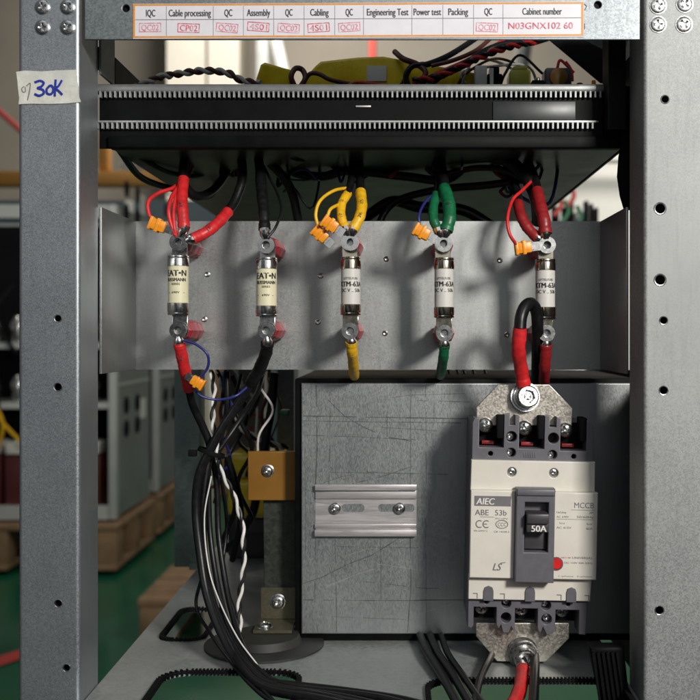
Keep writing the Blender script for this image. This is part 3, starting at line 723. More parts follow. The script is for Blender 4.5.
tagc((329, 267.5, .058), .75, 'lower left of the two orange connectors beside the yellow cables')
tagc((401.5, 266, .0565), .5, 'orange connector on the blue wire left of the green cables')
tagc((474, 277, .0545), -.12, 'orange connector on the thin red wire left of the rightmost fuse')
tagc((241, 373, .064), -2.6, 'orange connector hanging by the red sleeve under the crossbar', .85)

# cable loop to the breaker
t = fcable(M['red'], [(474, 374.5, .0595), (472.3, 364, .056), (470.4, 350, .048), (471.5, 334, .044)],
           [(471.4, 335, .044), (472.3, 326, .045), (475.5, 318.5, .048), (480, 317, .052), (483.2, 323, .056), (484, 336, .060), (483.8, 352, .072), (483.5, 372, .092)], None, .0041,
           'bright red sleeved cable looping over and down to the breaker top plate', 'breaker feed cables', rt=.0036)
t = fcable(M['red'], [(473.5, 578, .050), (472.8, 585, .036), (470.5, 595, .015), (464, 608, -.008)], [(464.5, 607, -.007), (455, 618, -.012), (430, 625, -.01)], None, .0040, 'bright red sleeved cable leaving the breaker bottom plate', 'breaker feed cables', marks=(.3,))

# ------------------------------------------------------------------ equipment box with cover
dB = .112
bxp = thing('equipment_box', (0, dB + .05, FZ), 'black steel box with scratched galvanised front cover on the floor plate', 'equipment box')
m = MB()
x0b, x1b = X(310.5, dB), X(545, dB) + .0
x1b = X(556, dB)
m.box(x0b, x1b, dB + .0012, dB + .16, FZ + .0005, Z(370.5, dB), bev=.001); m.build('case', M['black'], bxp)
m = MB()
m.panel([rect(X(315.3, dB), x1b - .002, Z(552.5, dB), Z(373.5, dB))], dB - .0014, .0022, bev=.0009, seg=3)
cv = m.build('cover', M['cover'], bxp)
m = MB()
yy = dB - .00155
def ln(pts, w=.45):
    out = []
    for (a, b_), (c_, e_) in zip(pts, pts[1:]):
        n = max(2, int(math.hypot(c_ - a, e_ - b_) / 7))
        for i in range(n): out.append((a + (c_ - a) * i / n + random.uniform(-.1, .1), b_ + (e_ - b_) * i / n + random.uniform(-.1, .1)))
    out.append(pts[-1])
    q = pp(out, dB)
    for i in range(len(q) - 1):
        if random.random() < .1: continue
        m.stroke(q[i:i + 2], yy - i * .000001, w * k(dB) * random.uniform(.35, .95))
ln([(317, 397), (435, 399)], .8); ln([(317, 400.5), (436, 402)], .5); ln([(317, 410.5), (360, 412), (397, 414)], .4)
ln([(317, 528), (375, 528.6), (432, 528)], .6); ln([(326, 375), (326.8, 420), (325.5, 446)], .8); ln([(336, 380), (335.6, 430), (335, 446)], .45)
ln([(376.5, 394), (376.5, 412)], .5); ln([(393.5, 378), (393, 446)], .4); ln([(404, 376), (404.5, 445)], .35)
ln([(325.4, 484), (325, 530), (327, 551)], .45); ln([(339.5, 484), (340, 510), (340.5, 551)], .6); ln([(393, 484), (393.5, 520), (391, 551)], .7); ln([(404, 470), (404.5, 545)], .3)
ln([(335, 386), (346, 397), (360, 405), (376, 412)], .55); ln([(378, 412), (394, 415)], .7)
ln([(316.5, 516.5), (330, 512), (350, 502), (366, 496), (385, 484)], .7)
ln([(349, 446), (370, 441), (394, 433)], .5); ln([(318, 449), (345, 440), (362, 437), (400, 438)], .3)
ln([(341, 490), (399, 491)], .3); ln([(372, 484), (372, 528)], .3); ln([(340, 446), (340.5, 432)], .3); ln([(335, 437), (420, 438.6)], .35)
ln([(380, 384), (394, 382), (432, 381)], .35); ln([(398, 386), (436, 387)], .5); ln([(410, 387), (410, 401)], .5); ln([(372, 405), (420, 408)], .3)
ln([(337, 540), (390, 542)], .25); ln([(318, 420), (318.5, 500)], .3); ln([(360, 515), (405, 520), (430, 519)], .3)
m.build('scribed_line', M['pencil'], cv)
m = MB(); rs = random.Random(5)
for i in range(16):
    a = rs.uniform(320, 400); b_ = rs.uniform(380, 545); L_ = rs.uniform(10, 38); g = rs.uniform(-.9, .2)
    q = [(a + L_ * t_ * math.cos(g) + rs.uniform(-.1, .1), b_ + L_ * t_ * math.sin(g) + t_ * t_ * rs.uniform(0, 2)) for t_ in (0, .25, .5, .75, 1)]
    m.stroke(pp(q, dB), yy - .00003, rs.uniform(.12, .26) * k(dB))
m.build('scuff', M['alu'], cv)
# din rail
dr_ = thing('din_rail', P(361, 483, dB), 'short slotted aluminium mounting rail screwed across the middle of the box cover', 'mounting rail')
dD = dB - .0045
m = MB()
xs0, xs1 = X(325, dD), X(397.6, dD)
m.panel([rect(xs0, xs1, Z(474.5, dD), Z(456.5, dD)), rrect(X(344, dD), X(360, dD), Z(466.3, dD), Z(460.6, dD), .0021), rrect(X(370, dD), X(396, dD), Z(466.3, dD), Z(460.6, dD), .0021)], dD + .0028, .0011)
def rp(y0, y1, da, dbk): m.box(xs0 + random.uniform(-.0003, .0003), xs1, da, dbk, Z(y1, dD), Z(y0, dD), bev=.0003)
rp(446, 450.2, dD - .0012, dD + .0004); rp(450.3, 456.6, dD + .0014, dD + .0026); rp(474.4, 477.6, dD + .0006, dD + .002); rp(478.4, 483, dD - .0012, dD + .0004); rp(477.4, 478.6, dD + .0014, dD + .0026)
m.box(xs0, xs1, dD + .0004, dD + .0022, Z(450.2, dD), Z(449.3, dD)); m.box(xs0, xs1, dD + .0004, dD + .0024, Z(479.2, dD), Z(478.4, dD))
m.build('rail', M['alu'], dr_)
for q in (339.5, 385.6):
    m = MB(); m.head(P(q, 463, dD + .0015), .0036, rec='cross', ang=.4 + q, washer=False, h=.0022); m.build('screw', M['screw'], dr_)
m = MB(); m.box(X(316, dB), X(440, dB), dB + .0, dB, 0, .001) if False else None
m.bm.free()

# ------------------------------------------------------------------ circuit breaker
dK = .048; kk = k(dK)
bcx, bcy = 481.0, 478.0
bk = thing('circuit_breaker', P(bcx, 556, dB - .002), 'grey and cream moulded case circuit breaker with black toggle marked 50A on the box cover', 'circuit breaker')
c0 = P(bcx, bcy, dK)
RB = Matrix.Translation(c0) @ Matrix.Rotation(math.radians(1.1), 4, 'Y') @ Matrix.Translation(-c0)
def BX(px): return (px - CX) * kk
def BZ(py): return (CY - py) * kk
def bq(pts): return [(BX(a), BZ(b_)) for a, b_ in pts]
def bbox(m, a0, a1, b0, b1, y0, y1, bev=.0006, seg=2):
    n0 = len(m.bm.verts); m.box(BX(a0), BX(a1), y0, y1, BZ(b1), BZ(b0), bev=bev, seg=seg); m.bm.verts.ensure_lookup_table()
    for v in m.bm.verts[n0:]: v.co = RB @ v.co
zF = dK + .010           # front of the dark terminal housings
m = MB()
# top housing with three open bays, screw wells and notches
out = [(437, 431), (437, 403.5), (438.5, 400.5), (442, 400.5), (442, 421.5), (460, 421.5), (460, 397.5), (464, 396.8), (464, 405), (468, 405), (468, 397.8), (471, 398.5), (471, 422), (489.5, 422),
       (489.5, 398), (493, 397.4), (493, 406), (498, 406), (498, 398.4), (501, 399.5), (501, 423), (520, 423), (520, 401), (523.5, 402.5), (525, 406), (525.5, 432)]
def bc(a, b_, r): return [(BX(a) + r * kk * math.cos(2 * PI * i / 18), BZ(b_) + r * kk * math.sin(2 * PI * i / 18)) for i in range(18)]
m.panel([bq(out), bc(465.5, 413.5, 4), bc(465.5, 425, 3.4), bc(496, 414, 4), bc(495.5, 426, 3.4), bc(450.5, 426, 1.8), bc(511, 427, 1.8)], zF, .016, bev=.0004, M4=RB)
outb = [(436.5, 530), (436.3, 552), (439, 553), (440.5, 551), (440.5, 537.5), (457, 537.5), (457, 550), (459, 553), (460.5, 550), (462, 556), (466, 556), (468, 551), (470.5, 556), (470.5, 538), (487, 538), (487, 552), (489, 556), (491, 551), (494, 557), (498, 556), (499.8, 552), (500, 538.5), (517, 538.5), (517, 556), (522, 556.5), (523, 530)]
m.panel([bq(outb), bc(464, 534.5, 3.6), bc(464, 545, 3.8), bc(493, 535.5, 3.6), bc(493.5, 545.5, 3.8), bc(449.5, 533.8, 1.5), bc(509, 534.5, 1.5)], zF, .016, bev=.0004, M4=RB)
bbox(m, 437, 525, 430.5, 531, zF + .0, zF + .03)
bbox(m, 437.4, 524.6, 404, 552, zF + .0165, dB - .0016)
m.build('base', M['dgrey'], bk)
for a0, a1, b0, b1 in ((442.5, 459.5, 404, 421), (471.5, 489, 404, 421.5), (501.5, 519.5, 404, 422.5), (441, 456.6, 538, 550), (471, 486.6, 538.4, 550), (500.4, 516.6, 539, 551)):
    m = MB(); bbox(m, a0, a1, b0, b1, zF + .0145, zF + .0163, bev=0); m.build('terminal_bay', M['matte'], bk)
for a0, b0 in ((455, 401), (485, 401), (515.5, 402)): m = MB(); bbox(m, a0, a0 + 5, b0 - 3, b0 + 14, zF + .001, zF + .0142, bev=.0006); m.build('barrier', M['matte'], bk)
for a, b_ in ((447, 406), (476, 407.5), (506, 408.5)):
    s_ = MB(); s_.head(RB @ Vector((BX(a), zF + .0085, BZ(b_))), .0045, rec='cross', ang=.3 + a, washer=False, h=.0035); s_.lathe([(.005, 0), (.005, .006)], RB @ Vector((BX(a), zF + .0085, BZ(b_))), (0, 1, 0), 20)
    s_.build('terminal_screw', M['screw'], bk)
for a, b_ in ((447, 540), (476, 540.5), (506, 541)):
    s_ = MB(); s_.head(RB @ Vector((BX(a), zF + .0085, BZ(b_))), .0042, rec='cross', ang=.3 + a, washer=False, h=.003); s_.build('terminal_screw', M['screw'], bk)
for a, b_ in ((464.8, 413.5), (464.5, 425), (495, 426.5), (464.6, 533.6), (492.4, 534.6), (494.5, 545.5)):
    m = MB(); m.head(RB @ Vector((BX(a), zF + .005, BZ(b_))), .0026, rec='cross', ang=a, washer=False, h=.001); m.build('case_screw', M['screw'], bk)
for a, b_ in ((445, 417.8), (474, 418.4), (504, 419)): m = MB(); bbox(m, a, a + 9, b_, b_ + 2.6, zF + .010, zF + .014, bev=.0003); m.build('terminal_mark', M['dred'], bk)
m = MB()
for q in (): bbox(m, 437.3, 440.5, q + 1, q + 2, zF - .0006, zF + .002, bev=.0002)
for q in range(6): bbox(m, 474.5 + q * 1.6, 475.2 + q * 1.6, 424.5, 428.5, zF - .0003, zF + .001, bev=.0001)
m.build('moulded_rib', M['dgrey'], bk)
# cream covers
m = MB()
m.panel([bq([(436.4, 430.3), (525.8, 430.3), (526, 452), (436, 452)]), bc(465.7, 438.6, 3.4), bc(496, 438.8, 3.4)], dK + .0065, .005, bev=.0006, seg=3, M4=RB)
m.build('end_cover', M['cream'], bk); m = MB()
m.panel([bq([(436, 513.5), (525, 513.5), (524, 531), (446, 531), (436, 531)])], dK + .0065, .005, bev=.0006, seg=3, M4=RB)
m.build('end_cover', M['cream'], bk)
for a, b_ in ((465.7, 438.6), (496, 438.8)): m = MB(); m.head(RB @ Vector((BX(a), dK + .0088, BZ(b_))), .0027, rec='cross', ang=.5, washer=False, h=.0012); m.build('cover_screw', M['screw'], bk)
m = MB()
m.panel([bq([(436, 451.2), (468, 451.2), (468, 514.2), (436, 514.2)])], dK + .0018, .006, bev=.0008, seg=3, M4=RB)
m.build('front_cover', M['cream'], bk); m = MB()
m.panel([bq([(495.5, 451.4), (527.2, 451.8), (527.2, 514.2), (495.5, 514.2)])], dK + .0018, .006, bev=.0008, seg=3, M4=RB)
m.build('front_cover', M['cream'], bk)
m = MB()
hx0, hx1 = 468, 495.6
m.panel([bq([(hx0, 448.6), (hx1, 448.6), (hx1, 515.4), (hx0, 515.4)]), bq([(474.2, 458.2), (491, 458.2), (491, 493.6), (474.2, 493.6)])], dK - .0035, .009, bev=.0008, seg=3, M4=RB)
bbox(m, hx0 + .4, hx1 - .4, 449, 453.2, dK - .0048, dK - .0032, bev=.0005)
bbox(m, 473, 492, 457.4, 494.4, dK + .0055, dK + .0075, bev=0)
hs = m.build('toggle_housing', M['dgrey'], bk)
m = MB()
bbox(m, 475, 490.4, 465, 472, dK - .0105, dK + .004, bev=.0008); bbox(m, 475, 490.6, 471, 478.6, dK - .008, dK + .004, bev=.0008)
bbox(m, 475, 490.4, 478.6, 492.5, dK + .0015, dK + .005, bev=.0004)
tg_ = m.build('toggle', M['dgrey2'], bk)
m = MB(); m.text('50A', BX(483.6), BZ(477.8), dK - .00812, 4.4 * kk, 10.5 * kk, 'C', bold=.03, M4=RB)
m.build('rating_number', M['white'], tg_)
m = MB(); m.lathe([(.0033, .0018), (.0033, 0), (.0029, -.0006), (0, -.0006)], RB @ Vector((BX(498.2), dK + .0014, BZ(502.8))), (0, 1, 0), 24); m.build('trip_button', M['btn'], bk)
m = MB(); m.lathe([(.0034, .0019), (.0034, -.0002), (.0040, -.0002), (.0041, .0019)], RB @ Vector((BX(498.2), dK + .0016, BZ(502.8))), (0, 1, 0), 24); m.build('button_collar', M['dgrey'], bk)
for a in (450.5, 480.5, 510.3):
    m = MB()
    pts = [(a - 3.6, 531.6), (a - 3.6, 524.5), (a - 2.8, 522), (a, 520.8), (a + 2.8, 522), (a + 3.6, 524.5), (a + 3.6, 531.6)]
    m.panel([bq(pts)], dK + .0056, .0012, bev=.0002, M4=RB); m.build('cover_tab', M['dgrey'], bk)
yt = dK + .00165; yl = dK + .00635
m = MB(); m.panel([bq([(438.6, 455.2), (464.8, 455.2), (464.8, 462.4), (438.6, 462.4)])], yt, .0001, M4=RB); m.build('brand_band', M['band'], bk)
m = MB()
m.text('AIEC', BX(440), BZ(461.3), yt - .0001, 4.6 * kk, 13.2 * kk, 'L', bold=.02, shear=.15, M4=RB); m.build('brand_lettering', M['white'], bk)
m = MB()
def bt(t, a, b_, h, w, al='L', **kw): m.text(t, BX(a), BZ(b_), yt, h * kk, w * kk, al, M4=RB, **kw)
bt('ABE', 439.2, 469, 4, 9.8, bold=.01); bt('53b', 453.6, 469, 4, 8.2, bold=.01)
m.stroke(bq([(443, 470.2), (453, 470.2)]), yt, .3 * kk, M4=RB)
# CE mark from arcs and strokes
def arc(cx, cy, r, a0, a1, n=10): return [(cx + r * math.cos(math.radians(a0 + (a1 - a0) * i / n)), cy - r * math.sin(math.radians(a0 + (a1 - a0) * i / n))) for i in range(n + 1)]
m.stroke(bq(arc(442.6, 475.4, 2.5, 60, 300)), yt, .7 * kk, M4=RB); m.stroke(bq(arc(447.6, 475.4, 2.5, 60, 300)), yt, .7 * kk, M4=RB); m.stroke(bq([(445.3, 475.4), (447.8, 475.4)]), yt, .6 * kk, M4=RB)
ov = [(458.6 + 4.3 * math.cos(2 * PI * i / 20), 475.3 + 2.9 * math.sin(2 * PI * i / 20)) for i in range(21)]
m.stroke(bq(ov), yt, .5 * kk, M4=RB); bt('CCC', 455.7, 476.7, 2.6, 6)
bt('PC+PV', 454, 471.9, 1.2, 9); bt('EN 60947-2', 438.8, 480.8, 1.1, 9.6); bt('GB 14048.2', 453, 481.2, 1.1, 11)
bt('LS', 452.6, 508.4, 5.2, 6.6, bold=.015, shear=.35)
m.stroke(bq([(458.4, 503.1), (461.6, 502.6)]), yt, .5 * kk, M4=RB)
bt('MCCB', 524.3, 462.6, 4, 14, 'R')
m.stroke(bq([(508, 464), (524.4, 464)]), yt, .25 * kk, M4=RB)
bt('Ue/Uimp', 497.6, 466.6, 1.4, 7); bt('3P', 524, 466.6, 1.6, 3, 'R'); bt('AC 690V', 497.6, 469.8, 1.4, 9); bt('50/60Hz', 524.2, 469.8, 1.6, 12, 'R')
m.stroke(bq([(497.6, 470.8), (524.4, 470.8)]), yt, .25 * kk, M4=RB)
bt('Icu', 500, 474.2, 1.3, 3.6); bt('AC 415V', 497.8, 477.6, 1.5, 10.6); bt('Ics', 523, 474.6, 1.5, 3.4, 'R'); bt('6kA', 523.6, 478, 1.7, 4.4, 'R')
bt('UNIVERSAL', 524, 499, 1.5, 14.5, 'R'); bt('DC 110V 50A 50Hz', 524, 502.6, 1.3, 20, 'R')
bt('1-phase  3-phase', 524, 512, .9, 24, 'R')
m.build('printed_text', M['inkg'], bk)
m = MB()
for a in (439.4, 459, 500, 520):
    m.stroke(bq([(a, 526.6), (a + 3, 526.6), (a + 3, 530), ]), yl, .6 * kk, M4=RB)
m.build('corner_mark', M['inkg'], bk)
m = MB(); bt('PUSH TO TRIP', 501.5, 498.9, 1.1, 7); m.build('warning_text', M['redink'], bk)

def bolt2(parent, c, r, ax, sleeve=0):
    m = MB(); c = Vector(c); ax = Vector(ax).normalized()
    m.lathe([(r * 1.35, 0), (r * 1.35, .001), (r * .6, .001)], c, ax, 32)
    m.lathe([(r * 1.15, .0011), (r * 1.2, .0016), (r * 1.15, .0024), (r * .6, .0025)], c, ax, 32)
    m.lathe([(r, .0025), (r, .0032), (r, .0062)], c, ax, 32)
    m.head(c + ax * .0062, r, h=.0025, rec='hex', axis=ax, ang=.3, washer=False)
    m.head(c + ax * .0050, r * .5, h=.0018, rec='cross', axis=ax, ang=.8, washer=False)
    return m.build('bolt', M['screw'], parent)
# tinned plates
dP = .066
for nm, poly, bp_, lab in (('top', [(440.5, 404), (440, 391), (456, 374.5), (492.5, 374.5), (509, 391.5), (508.5, 404)], (475, 383.5), 'tinned copper plate with bolt bridging the top terminals of the breaker'),
                           ('bottom', [(440, 545), (440, 554.5), (455, 572.5), (490, 573), (506.5, 556), (506.5, 545)], (473.5, 565.5), 'tinned copper plate with bolt bridging the bottom terminals of the breaker')):
    t = thing('terminal_plate', P(bp_[0], bp_[1], dP), lab, 'terminal plate', 'tinned plates on the breaker')
    m = MB(); m.panel([pp(poly, dP)], dP, .0022, bev=.0005); m.build('plate', M['tin'], t)
    ax = (.12, -1, .10) if nm == 'top' else (.1, -1, -.25)
    bolt2(t, P(bp_[0], bp_[1] + (0 if nm == 'top' else 1.5), dP - .0022), .0066, ax)
    m = MB(); q = P(bp_[0], bp_[1], dP - .0022); e_ = P(474, 373, .0595) if nm == 'top' else P(473.4, 579.5, .0495)
    dq = (e_ - q).normalized()
    m.tube([q + dq * .0045, q.lerp(e_, .75), e_], .0042, n=14, sub=4, rfn=lambda f_: .5 + .5 * min(1, f_ * 1.6)); m.lathe([(.003, 0), (.0088, 0), (.0088, -.0012), (.003, -.0012)], q + Vector((0, .0016, 0)), (0, 1, 0), 28)
    m.build('cable_lug', M['silver'], t)

# ------------------------------------------------------------------ cable loom on the left and things behind
gl = 'black cables of the loom on the left'
loom = [
 ([(262, 366, .13), (262, 395, .12), (256, 415, .1), (249, 432, .092), (243, 455, .09), (243, 480, .088), (247, 510, .08), (254, 535, .07), (264, 558, .058), (277, 577, .040), (296, 590, .02), (350, 599, -.002), (410, 614, -.025)], .0021, 'loom cable passing behind the crossing at the cable tie'),
 ([(252, 425, .094), (255, 450, .096), (256, 480, .094), (260, 510, .086), (265, 535, .075), (272, 558, .06), (283, 577, .042), (306, 590, .022), (370, 598, .0), (420, 612, -.02)], .0019, 'rightmost straight cable of the lower loom'),
 ([(249, 424, .09), (249, 450, .092), (250, 480, .09), (254, 510, .082), (260, 537, .07), (269, 560, .058), (281, 579, .038), (304, 593, .014), (360, 603, -.01), (400, 612, -.02)], .0018, 'middle thin cable of the lower loom'),
 ([(288, 367, .16), (284, 380, .13), (276, 393, .11), (266, 408, .1), (256, 422, .096)], .0018, 'thin black cable running beside the thick one under the crossbar'),
 ([(296, 366, .2), (294, 390, .2), (290, 412, .2), (288, 425, .2)], .0032, 'black cable dropping behind the amber board'),
 ([(262, 425, .15), (268, 445, .16), (272, 470, .18), (266, 500, .2)], .0024, 'black cable slanting down behind the twisted pair'),
 ([(285, 440, .24), (281, 465, .24), (272, 482, .26), (262, 492, .28)], .0034, 'black cable curving down to the back of the floor plate'),
 ([(246, 445, .094), (240, 470, .10), (245, 505, .10), (240, 532, .10), (250, 552, .085), (264, 572, .055), (284, 594, .014), (310, 612, -.02)], .0011, 'loose thin cable straying left of the lower loom'),
 ([(258, 440, .1), (262, 475, .11), (259, 510, .10), (268, 540, .085), (264, 562, .07), (280, 584, .03), (300, 606, -.005)], .0012, 'loose thin cable wandering on the right side of the loom'),
 ([(272, 368, .18), (268, 392, .16), (280, 420, .17), (270, 445, .19), (280, 470, .2)], .0015, 'thin wavy cable hanging behind the loom'),
 ([(266, 368, .22), (276, 398, .22), (262, 430, .2), (268, 462, .22), (258, 488, .24)], .0020, 'thin black cable crossing far behind the loom'),
 ([(278, 585, .03), (300, 588, .026), (345, 593, .015), (390, 600, 0), (430, 612, -.02)], .0020, 'black cable running right along the front of the floor plate'),
]
for p, r, lab in loom: cable('loom_cable', M['cable'], p, r, lab, group=gl)
for i, p in enumerate([[(251, 440, .084), (246, 470, .083), (249, 505, .078), (257, 530, .070), (270, 556, .056), (284, 575, .043)],
                       ]):
    cable('loom_wire', M['white'], p, .00045, ['thin white wire lying along the front of the loom'][i], 'wire')
twist('twisted_wires', ('white', 'cable'), [(250, 360, .12), (253, 380, .11), (252, 400, .1), (255, 420, .09), (257, 435, .088), (266, 452, .09), (273, 475, .09), (274, 505, .085), (271, 530, .08), (272, 556, .07)], .0010, .019, 'black and white twisted pair hanging beside the black loom')
twist('twisted_wires', ('white', 'cable'), [(257, 366, .2), (262, 390, .2), (272, 405, .21), (288, 415, .22), (305, 420, .24)], .0014, .02, 'grey twisted wires bending right behind the amber board')
m = MB(); tp = P(248.5, 424, .083)
m.lathe([(.0085, -.0014), (.0088, 0), (.0085, .0014)], tp + Vector((.001, .006, 0)), (.35, .1, 1), 24); m.box(tp.x - .0125, tp.x - .0075, tp.y + .001, tp.y + .005, tp.z - .002, tp.z + .002, bev=.0004)
tag(m.build('cable_tie', M['matte']), 'black plastic tie gripping the loom under the crossbar', 'cable tie')
rw = random.Random(8)
for i in range(9):
    x0 = rw.uniform(252, 300); d0 = rw.uniform(.16, .30); pts = []
    for q in range(6):
        pts.append((x0 + rw.uniform(-9, 9) - q * rw.uniform(-2, 3), 352 + q * rw.uniform(17, 24), d0 + rw.uniform(-.02, .02)))
    cable('rear_wire', M[rw.choice(['cable', 'cable', 'brown', 'white', 'cable', 'blue', 'trim'])], pts, rw.uniform(.0007, .0016), 'thin wire hanging in the tangle behind the loom', 'wire', 'thin wires tangled behind the loom', n=7, sub=6)
# cables under the tray
gy = 'dark cables running under the tray'
und = [
 ([(186, 208, .08), (200, 226, .12), (220, 234, .16), (250, 240, .2), (262, 215, .22)], .0022, 'thin dark cable drooping at the left end under the tray'),
 ([(190, 205, .08), (206, 216, .1), (224, 224, .13), (246, 224, .16), (256, 205, .18)], .0016, 'thinner dark wire above the leftmost drooping cable'),
 ([(238, 205, .12), (232, 222, .1), (232, 232, .09), (240, 240, .1), (252, 236, .12), (262, 222, .14), (266, 205, .15)], .0028, 'dark cable looping behind the leftmost red cables'),
 ([(296, 205, .15), (308, 222, .14), (330, 226, .13), (350, 222, .13), (390, 226, .14), (420, 228, .14), (440, 210, .14)], .003, 'dark cable arching behind the yellow cables'),
 ([(268, 200, .14), (290, 214, .12), (306, 232, .12), (312, 252, .13), (314, 268, .14)], .003, 'dark cable curving down right of the second fuse'),
 ([(382, 205, .13), (396, 214, .13), (425, 213, .11), (455, 212, .1), (472, 222, .09), (481, 236, .085), (484, 250, .1), (484, 270, .13)], .0042, 'thick dark cable arching right towards the dark red cables'),
 ([(366, 270, .16), (380, 246, .16), (410, 236, .14), (450, 232, .12), (476, 228, .1)], .0026, 'dark cable running level to the dark red cables'),
 ([(360, 256, .18), (380, 244, .17), (400, 248, .16), (430, 250, .16), (452, 262, .16)], .004, 'dark cable humped just above the crossbar'),
 ([(398, 205, .13), (410, 224, .13), (440, 220, .11), (462, 222, .1), (478, 232, .09)], .002, 'thin dark wire under the thick arching cable'),
]
for p, r, lab in und: cable('tray_cable', M['cable'], p, r, lab, group=gy)
rw = random.Random(3)
for i in range(16):
    x0 = rw.uniform(235, 470); d0 = rw.uniform(.10, .16)
    pts = [(x0, 200, d0)]
    x, y_ = x0, 212
    for q in range(4):
        x += rw.uniform(-22, 26); y_ = min(255, max(212, y_ + rw.uniform(-8, 18))); pts.append((x, y_, d0 + rw.uniform(-.02, .03)))
    pts.append((x + 8, 200, d0 + .03))
    cable('tangled_wire', M[rw.choice(['cable', 'cable', 'brown', 'cable', 'dred', 'blue'])], pts, rw.uniform(.0007, .0014), 'thin dark wire tangled under the tray', 'wire', 'thin dark wires tangled under the tray', n=7, sub=6)
cable('tray_wire', M['dred'], [(243, 215, .12), (256, 208, .13), (268, 216, .14), (272, 232, .14)], .0014, 'dark red wire under the left half of the tray', 'wire')
cable('tray_wire', M['dred'], [(232, 232, .11), (238, 218, .12), (250, 210, .13)], .0014, 'short dark red wire behind the leftmost upright cable', 'wire')

# transformer mount: amber board on a bracket with a round rubber base
br = thing('support_bracket', P(297, 552, .115), 'dark steel bracket holding an amber insulating board left of the box', 'bracket')
dA = .135
m = MB(); m.panel([pp([(288, 455), (313, 455), (313, 543), (289, 543)], dA)], dA, .003, bev=.0004); m.build('stem', M['brk'], br)
m = MB(); m.panel([pp([(277, 422.5), (311.5, 422.5), (311.5, 457.5), (277, 457.5)], dA - .006), circ(X(291, dA - .006), Z(436.5, dA - .006), .0022)], dA - .006, .004, bev=.0006); m.build('insulating_board', M['amber'], br)
m = MB(); m.head(P(291, 436.5, dA - .0062), .0036, rec='cross', ang=.4, h=.0024); m.build('bolt', M['screw'], br)
m = MB(); m.box(X(283, .12), X(310, .12), .106, dA - .0012, FZ + .0072, FZ + .0092); m.build('foot_plate', M['foot'], br)
m = MB(); m.box(X(287, dA), X(312, dA), dA - .003, dA - .0008, FZ + .0094, Z(519, dA)); m.build('foot_tab', M['foot'], br)
m = MB(); m.head(P(298.5, 530, dA - .0034), .0043, rec='cross', ang=1, h=.002); m.head((X(290, .118), .113, FZ + .0096), .0042, rec='cross', axis=(0, 0, 1), ang=.4, h=.003); m.build('bolt', M['screw'], br)
m = MB(); m.lathe([(.038, 0), (.038, .0012), (.037, .0018), (.024, .0020), (.022, .0066), (0, .0066)], ((288 - CX) * k(.1), .105, FZ + .0002), (0, 0, 1), 64)
tag(m.build('rubber_disc', M['stain']), 'round dark rubber disc on the floor plate under the bracket foot', 'disc')
m = MB(); dY = .30
for b0, b1 in ((424, 440), (443, 470)): m.box(X(262, dY), X(302, dY), dY, dY + .05, Z(b1, dY), Z(b0, dY), bev=.006, seg=3)
yt_ = m.build('coil', M['ytape']); 
tag(yt_, 'yellow taped transformer coil behind the amber board', 'transformer coil')
m = MB(); m.box(X(259, .33), X(312, .33), .355, .40, FZ + .001, Z(470, .33), bev=.003); m.box(X(268, .33), X(306, .33), .33, .352, Z(482, .33), Z(470, .33), bev=.003)
tag(m.build('transformer_core', M['dgrey2']), 'dark transformer core block at the back of the floor plate', 'transformer core')
m = MB(); m.panel([pp([(261, 330), (289, 330), (288, 428), (262, 428)], .36)], .36, .003)
tag(m.build('insulation_board', M['board']), 'brownish upright board seen behind the loom under the crossbar', 'board')
cable('wire', M['dred'], [(262, 385, .34), (268, 400, .34), (280, 396, .34), (290, 402, .34), (286, 416, .34), (276, 412, .34), (280, 404, .34)], .0012, 'curled dark orange wire in front of the brownish board', 'wire')
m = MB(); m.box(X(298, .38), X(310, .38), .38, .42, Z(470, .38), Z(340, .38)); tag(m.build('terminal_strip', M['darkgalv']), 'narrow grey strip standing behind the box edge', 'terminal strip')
m = MB(); m.box(X(300, .15), X(306, .15), .15, .16, Z(397, .15), Z(393, .15), bev=.0006); tag(m.build('green_terminal', M['green']), 'tiny green terminal beside the top left box corner', 'terminal')
# bits in the slot above the box
m = MB(); m.box(X(495, .3), X(545, .3), .3, .31, Z(374, .3), Z(362, .3), bev=.002); tag(m.build('rear_rail', M['alu']), 'pale rail glimpsed in the slot above the box right side', 'rail')
m = MB(); m.box(X(396, .3), X(410, .3), .3, .31, Z(376, .3), Z(360, .3), bev=.002); tag(m.build('rear_block', M['trim']), 'small grey block glimpsed in the slot above the box', 'block')
for i, (a, b_) in enumerate(((420, 428), (426, 431), (431, 441), (438, 452), (446, 456))):
    cable('bare_wire', M['silver'], [(a, 362, .2), (a + 2, 368, .2), (b_, 378, .2)], .0013, 'bare silver wire in the slot above the box by the breaker', 'wire', 'bare silver wires in the slot above the box', n=8, sub=4)
# cables at the bottom under the box
gb = 'black cables under the box'
for p, r, lab in [
 ([(400, 554, .108), (406, 567, .07), (416, 583, .033), (428, 605, -.012)], .0026, 'left cable of the group slanting down from the box bottom'),
 ([(407, 554, .108), (413, 567, .07), (424, 583, .033), (437, 605, -.012)], .0026, 'middle cable of the group slanting down from the box bottom'),
 ([(415, 554, .108), (420, 567, .07), (431, 583, .033), (446, 605, -.012)], .0020, 'right thin cable of the group slanting down from the box bottom'),
 ([(456, 556, .108), (450, 570, .06), (443, 585, .03), (438, 606, -.012)], .0022, 'short black cable left of the breaker bottom plate'),
 ([(481, 556, .108), (482, 574, .05), (481, 606, -.012)], .0028, 'short thick black cable right of the lower red cable'),
]: cable('lower_cable', M['cable'], p, r, lab, group=gb)
m = MB(); m.panel([pp([(521, 562), (546, 562), (552, 618), (533, 618)], .02)], .02, .010, bev=.002)
for i in range(6): m.box(X(526 + i * 3.4, .018), X(527.5 + i * 3.4, .018), .0184, .0202, Z(608, .018), Z(566, .018), rot=Matrix.Rotation(-.14, 4, 'Y'))
tag(m.build('cable_duct', M['black']), 'ribbed dark grey duct end beside the right post at the bottom', 'cable duct')

